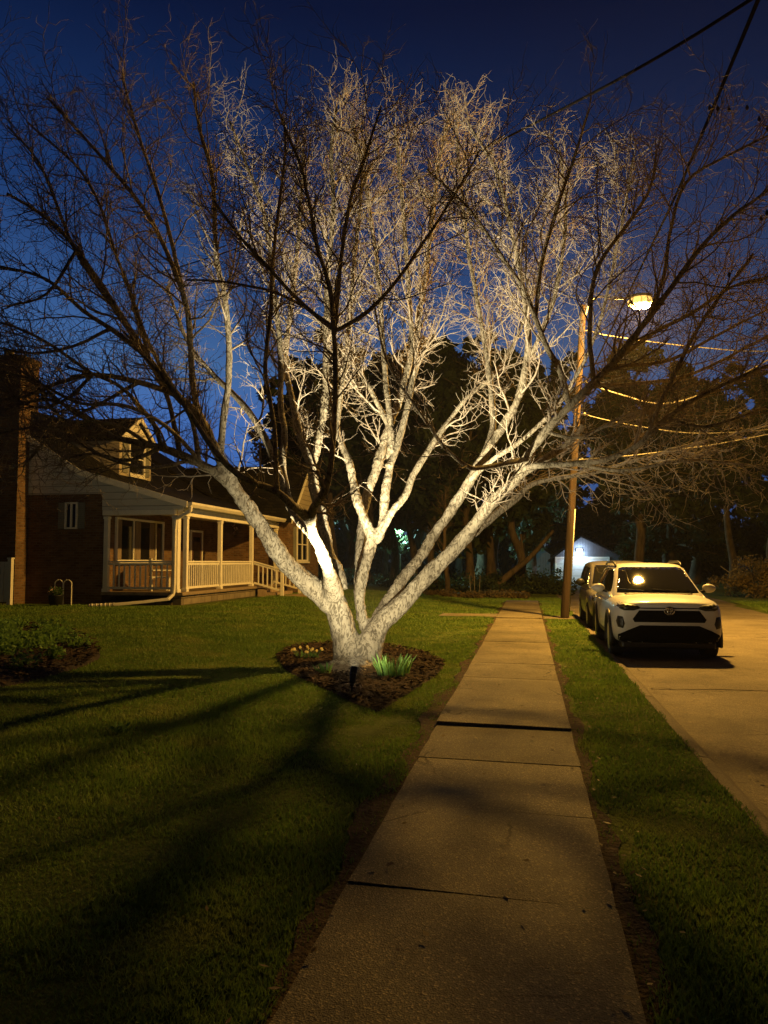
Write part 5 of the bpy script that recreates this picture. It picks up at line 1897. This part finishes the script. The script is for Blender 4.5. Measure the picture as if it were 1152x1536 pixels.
# ------------------------------------------------------------------ trees and shrubs beyond
def leafy_tree(name, kind, H, label, cat, group, seed, mat, trunk_h=.35, spread=.3, nleaf=5000, lsize=.28, loc=(0, 0, 0)):
    global rng
    save = rng
    rng = np.random.default_rng(seed)
    root = thing(name, (0, 0, 0), label, cat, group)
    pts = [np.array([0, 0, -.2])]
    for k in range(1, 9):
        pts.append(np.array([rng.normal(0, .012 * H), rng.normal(0, .012 * H), H * .92 * k / 8]))
    q = catmull(np.array(pts), .6)
    r0 = .018 * H + .04
    rad = np.linspace(1, .15, len(q)) * r0
    rad[:2] *= 1.35
    tb = MB().tube(q, rad, 9)
    cen, cr = [], []
    nl = 26 if kind != 'conifer' else 44
    for i in range(nl):
        u = trunk_h + (1 - trunk_h) * (i + rng.random()) / nl
        p0 = q[min(len(q) - 1, int(u * .98 * (len(q) - 1)))]
        a = rng.random() * 6.283
        if kind == 'conifer':
            ln = H * spread * (1.05 - u) ** .8 * rng.uniform(.6, 1.15) + .25
            rise = -.12 * ln + rng.normal(0, .1)
        else:
            ln = H * spread * (1 - abs(u - .62) * 1.1) * rng.uniform(.5, 1.2)
            rise = .55 * ln
        tip = p0 + np.array([math.cos(a) * ln, math.sin(a) * ln, rise])
        mid = (p0 + tip) / 2 + np.array([0, 0, .08 * ln])
        tb.tube(catmull(np.array([p0, mid, tip]), .5), np.linspace(.35, .08, len(catmull(np.array([p0, mid, tip]), .5))) * r0 * (1.15 - u) + .01, 5)
        for w in (.45, .75, 1.0):
            cen.append(p0 + (tip - p0) * w + rng.normal(0, .03 * H, 3) * np.array([1, 1, .5])); cr.append(H * (.035 + .03 * rng.random()) * (1.25 - .4 * w))
    tb.build("trunk", M['dark_bark'], root, True)
    V, Fq = leaf_quads(np.array(cen), np.array(cr), nleaf, lsize, .55 if kind == 'conifer' else .9)
    np_mesh("crown", V, Fq, mat, root)
    rng = save
    return root


protoA = leafy_tree("conifer_tree", 'conifer', 16, "", "tree", None, 11, M['conifer'], .16, .26, 9000, .30)
protoE = leafy_tree("conifer_tree", 'conifer', 16, "", "tree", None, 17, M['conifer'], .34, .27, 9000, .26)
protoB = leafy_tree("wood_tree", 'round', 13, "", "tree", None, 12, M['ivy'], .22, .30, 6000, .30)
protoC = leafy_tree("wood_tree", 'round', 15, "", "tree", None, 13, M['ivy'], .45, .26, 5500, .30)
protoD = leafy_tree("conifer_tree", 'conifer', 13, "", "tree", None, 14, M['conifer'], .28, .24, 6500, .28)


def put(proto, px, Y, sc, rz, label, group=None, first=[]):
    q = PY(px, 860, Y)
    loc = (float(q[0]), Y, float(gz(q[0], Y)) if q[0] < -1 else 0.0)
    if proto.name not in first:
        first.append(proto.name)
        proto.location = loc; proto.rotation_euler = (0, 0, rz); proto.scale = (sc, sc, sc)
        o = proto
        o['label'] = label
    else:
        o = copy_thing(proto, loc, rz, label, sc)
    if group: o['group'] = group
    return o


GW = "trees of the dark wood behind the lawn"
# wood behind the lawn, left to right
lw = "dark leafy tree in the wood behind the lawn"
lc = "dark conifer in the wood behind the lawn"
for px, Y, pr, sc in [(500, 44, protoC, .82), (528, 50, protoB, .92), (556, 46, protoC, .72), (590, 53, protoB, .86), (618, 47, protoC, .80), (650, 45, protoB, .80), (676, 50, protoC, .92),
                      (705, 44, protoB, .85), (738, 48, protoB, 1.0), (768, 46, protoC, .9), (786, 54, protoB, .9), (470, 48, protoB, .85), (440, 52, protoC, .8), (515, 58, protoC, 1.0), (545, 62, protoB, 1.0), (605, 64, protoC, 1.05), (640, 57, protoC, 1.0), (665, 66, protoB, 1.1), (720, 66, protoC, 1.1), (745, 57, protoC, .95), (480, 62, protoC, .95), (795, 66, protoB, 1.1)]:
    put(pr, px, Y, sc * (1.12 if Y < 55 else 1.28), px * .37, lw, GW)
for px, Y, pr, sc in [(575, 60, protoD, .85), (690, 74, protoA, 1.1), (760, 76, protoA, 1.1), (806, 78, protoD, 1.3)]:
    put(pr, px, Y, sc, px * .21, {575: 'leftmost', 690: 'second', 760: 'third', 806: 'rightmost'}[px] + ' of the four dark conifers in the wood behind the lawn, counted from the left', GW)
GS = "trees standing behind the garage and across the street"
put(protoE, 958, 47, 1.0, 1.0, "broad brown-lit conifer behind the parked SUV, under the street lamp", GS)
put(protoA, 905, 84, 1.35, 2.0, "tall dark conifer directly behind the garage roof", GS)
put(protoD, 955, 76, 1.2, .5, "dark conifer at the right corner of the garage", GS)
put(protoA, 1010, 58, .95, 3.1, "dark conifer right of the SUV, behind the street's far side", GS)
put(protoA, 1040, 62, 1.15, 5.1, "broad dark conifer between the brown-lit conifer and the open leafy tree", GS)
put(protoB, 1000, 64, 1.0, 2.6, "round dark tree directly behind the roof of the white SUV", GS)
put(protoC, 1098, 52, .95, 2.2, "open leafy tree with blue sky showing through its crown at the right", GS)
put(protoB, 1160, 50, 1.05, .7, "dense dark tree at the right edge of the picture", GS)
put(protoC, 1045, 75, 1.0, 4.0, "far slender tree between the conifer and the open leafy tree", GS)
put(protoB, 850, 92, 1.2, 1.0, "far round tree behind the lit garage gable, left of the tall conifer", GS)


# bare trees behind the house, thin against the sky
def bare_tree(px, Y, H, seed, label, group=None, name="bare_tree", r0=None, mat=None):
    global rng
    save = rng
    rng = np.random.default_rng(seed)
    q0 = PY(px, 860, Y)
    base = np.array([q0[0], Y, float(gz(q0[0], Y))])
    root = thing(name, base, label, "tree", group)
    k = 14
    tr = base + np.cumsum(np.vstack([[0, 0, -.1]] + [[rng.normal(0, .05), rng.normal(0, .05), H / k] for _ in range(k)]), 0)
    r0 = r0 or .012 * H + .03
    MB().tube(tr, np.linspace(r0, .02, len(tr)), 8).build("trunk", mat or M['dark_bark'], root, True)
    V, Fq, o = [], [], 0
    par = [(tr, np.linspace(r0, .02, len(tr)))]
    for lev, (cnt, Lf, K, n_) in enumerate([(22, .28, 7, 4), (5, .5, 6, 3), (4, .5, 4, 3)]):
        newp, PP, RR = [], [], []
        for pts, rd in par:
            T = np.linalg.norm(np.diff(pts, axis=0), axis=1).sum()
            for i in range(cnt):
                u = (.3 if lev == 0 else .2) + .7 * rng.random()
                j = min(len(pts) - 2, int(u * (len(pts) - 1)))
                d = pts[j + 1] - pts[j]; d = d / np.linalg.norm(d)
                v = rng.normal(size=3); v -= v.dot(d) * d; v /= np.linalg.norm(v)
                d = d * .75 + v * .65
                L = T * Lf * rng.uniform(.5, 1.2) * (1.2 - .5 * u)
                cur = [pts[j]]
                for _ in range(K - 1):
                    d = d + rng.normal(0, .13, 3) + np.array([0, 0, .06]); d /= np.linalg.norm(d)
                    cur.append(cur[-1] + d * L / (K - 1))
                PP.append(cur); RR.append(np.linspace(max(.008, rd[j] * .45), .006, K))
                newp.append((np.array(cur), RR[-1]))
        v_, f_ = tube_np(np.array(PP), np.array(RR), n_)
        V.append(v_); Fq.append(f_ + o); o += len(v_)
        par = newp
    np_mesh("crown", np.vstack(V), np.vstack(Fq), mat or M['dark_bark'], root)
    rng = save
    return root


GB = "thin bare trees behind the house roof"
ords = ["leftmost", "second from the left", "middle one", "second from the right", "rightmost"]
for k_, (px, Y, H, sd) in enumerate([(70, 46, 13.5, 31), (112, 50, 14, 32), (165, 44, 12.5, 33), (262, 48, 13, 34), (305, 45, 12, 35)]):
    bare_tree(px, Y, H, sd, ords[k_] + " of five thin bare trees rising behind the house roof", GB)
bare_tree(673, 38, 5.5, 41, "slim bare young tree standing at the wood's edge beyond the lit right limb", r0=.15)
# leaning old trunk at the wood's edge
q = G(735, 890, 0)
root = thing("fallen_trunk", (q[0], q[1] + 2, 0), "dark leaning dead trunk at the wood's edge by the sidewalk end", "dead tree")
a = np.array([q[0], q[1] + 2, 0])
MB().tube(catmull(np.array([a, a + [.9, .3, .9], a + [2.1, .5, 1.9], a + [3.4, .8, 3.4]]), .3), np.linspace(.22, .09, len(catmull(np.array([a, a + [.9, .3, .9], a + [2.1, .5, 1.9], a + [3.4, .8, 3.4]]), .3))), 9).build("trunk", M['dark_bark'], root, True)
MB().tube(catmull(np.array([a + [1.4, .4, 1.25], a + [1.7, .2, 2.2], a + [1.6, .1, 3.2]]), .3), .05, 7).build("branch", M['dark_bark'], root, True)

# undergrowth at the edge of the wood
cen, cr = [], []
for k in range(150):
    px = rng.uniform(470, 850); Y = rng.uniform(39, 50)
    q = PY(px, 860, Y)
    h = rng.uniform(.2, .9) * (1 + .05 * (Y - 39))
    cen.append((q[0], Y, h * .5)); cr.append(h * .9)
V, Fq = leaf_quads(np.array(cen), np.array(cr), 16000, .12, .8)
tag(np_mesh("undergrowth", V, Fq, M['ivy']), kind='stuff')
cen, cr = [], []
for k in range(70):
    px = rng.uniform(635, 790); Y = rng.uniform(35.0, 38)
    q = PY(px, 860, Y)
    cen.append((q[0], Y, .10)); cr.append(rng.uniform(.15, .38))
V, Fq = leaf_quads(np.array(cen), np.array(cr), 7000, .08, .7)
tag(np_mesh("dry_brush", V, Fq, M['dry']), kind='stuff')
# a far hedge line closing the view under the trees
cen, cr = [], []
for k in range(560):
    px = rng.uniform(300, 1500); Y = rng.uniform(86, 110)
    q = PY(px, 860, Y)
    cen.append((q[0], Y, rng.uniform(.3, 3.0) + 5.5 * rng.random() ** 2)); cr.append(rng.uniform(1.0, 2.4))
V, Fq = leaf_quads(np.array(cen), np.array(cr), 42000, .5, .9)
tag(np_mesh("far_wood", V, Fq, M['ivy']), kind='stuff')

# dry stalks
for k, px in enumerate((706, 712, 719)):
    q = G(px, 893, 0)
    o = MB().tube([(q[0], q[1], 0), (q[0] + .02 * (k - 1), q[1], .5), (q[0] + .05 * (k - 1), q[1], 1.0 + .15 * (k == 1))], [.022, .018, .012], 6).build("dry_stalk", M['cable'])
    tag(o, ["leftmost of three dry upright stalks at the wood's edge", "tallest, middle one of three dry stalks at the wood's edge", "rightmost of three dry upright stalks at the wood's edge"][k], "stalk", "dry stalks at the wood's edge")

# lit bush on the far right
q = PY(1133, 868, 38)
root = thing("bush", (q[0], 38, 0), "rounded orange-lit bush on the grass at the right edge", "bush")
n = 26
cen = np.column_stack([q[0] + rng.normal(0, .75, n), 38 + rng.normal(0, .7, n), np.clip(rng.normal(.95, .55, n), .25, 1.9)])
V, Fq = leaf_quads(cen, rng.uniform(.3, .6, n), 5200, .075, .9)
np_mesh("foliage", V, Fq, M['dry'], root)
tb = MB()
for k in range(9):
    a = k * .7
    tb.tube([(q[0], 38, -.05), (q[0] + .4 * math.cos(a), 38 + .4 * math.sin(a), .7), (q[0] + .9 * math.cos(a), 38 + .8 * math.sin(a), 1.6)], [.035, .025, .012], 6)
tb.build("stems", M['dark_bark'], root)
# thin sign post left of the bush
q = PY(1095, 876, 40)
root = thing("clothes_post", (q[0], 40, 0), "thin pale forked post on the far grass beside the bush", "post")
MB().tube([(q[0], 40, -.1), (q[0], 40, 1.15)], .03, 8).build("shaft", M['cable'], root)
for s in (-1, 1):
    MB().tube([(q[0], 40, 1.13), (q[0] + s * .42, 40, 1.45)], .018, 6).build("fork", M['cable'], root)


# ------------------------------------------------------------------ thin volume added to imitate the bloom round the street lamp
m = bpy.data.materials.new("glow_volume")
m.use_nodes = True
t = m.node_tree
for n_ in list(t.nodes):
    t.nodes.remove(n_)
mo = t.nodes.new("ShaderNodeOutputMaterial")
pv = t.nodes.new("ShaderNodeVolumePrincipled")
pv.inputs['Color'].default_value = (.9, .9, .9, 1)
pv.inputs['Density'].default_value = .0003
pv.inputs['Anisotropy'].default_value = .3
t.links.new(pv.outputs[0], mo.inputs['Volume'])
hz = MB().box((-320, -70, -1.4), (320, 620, 24)).build("glow_haze", m)
hz['kind'] = 'stuff'
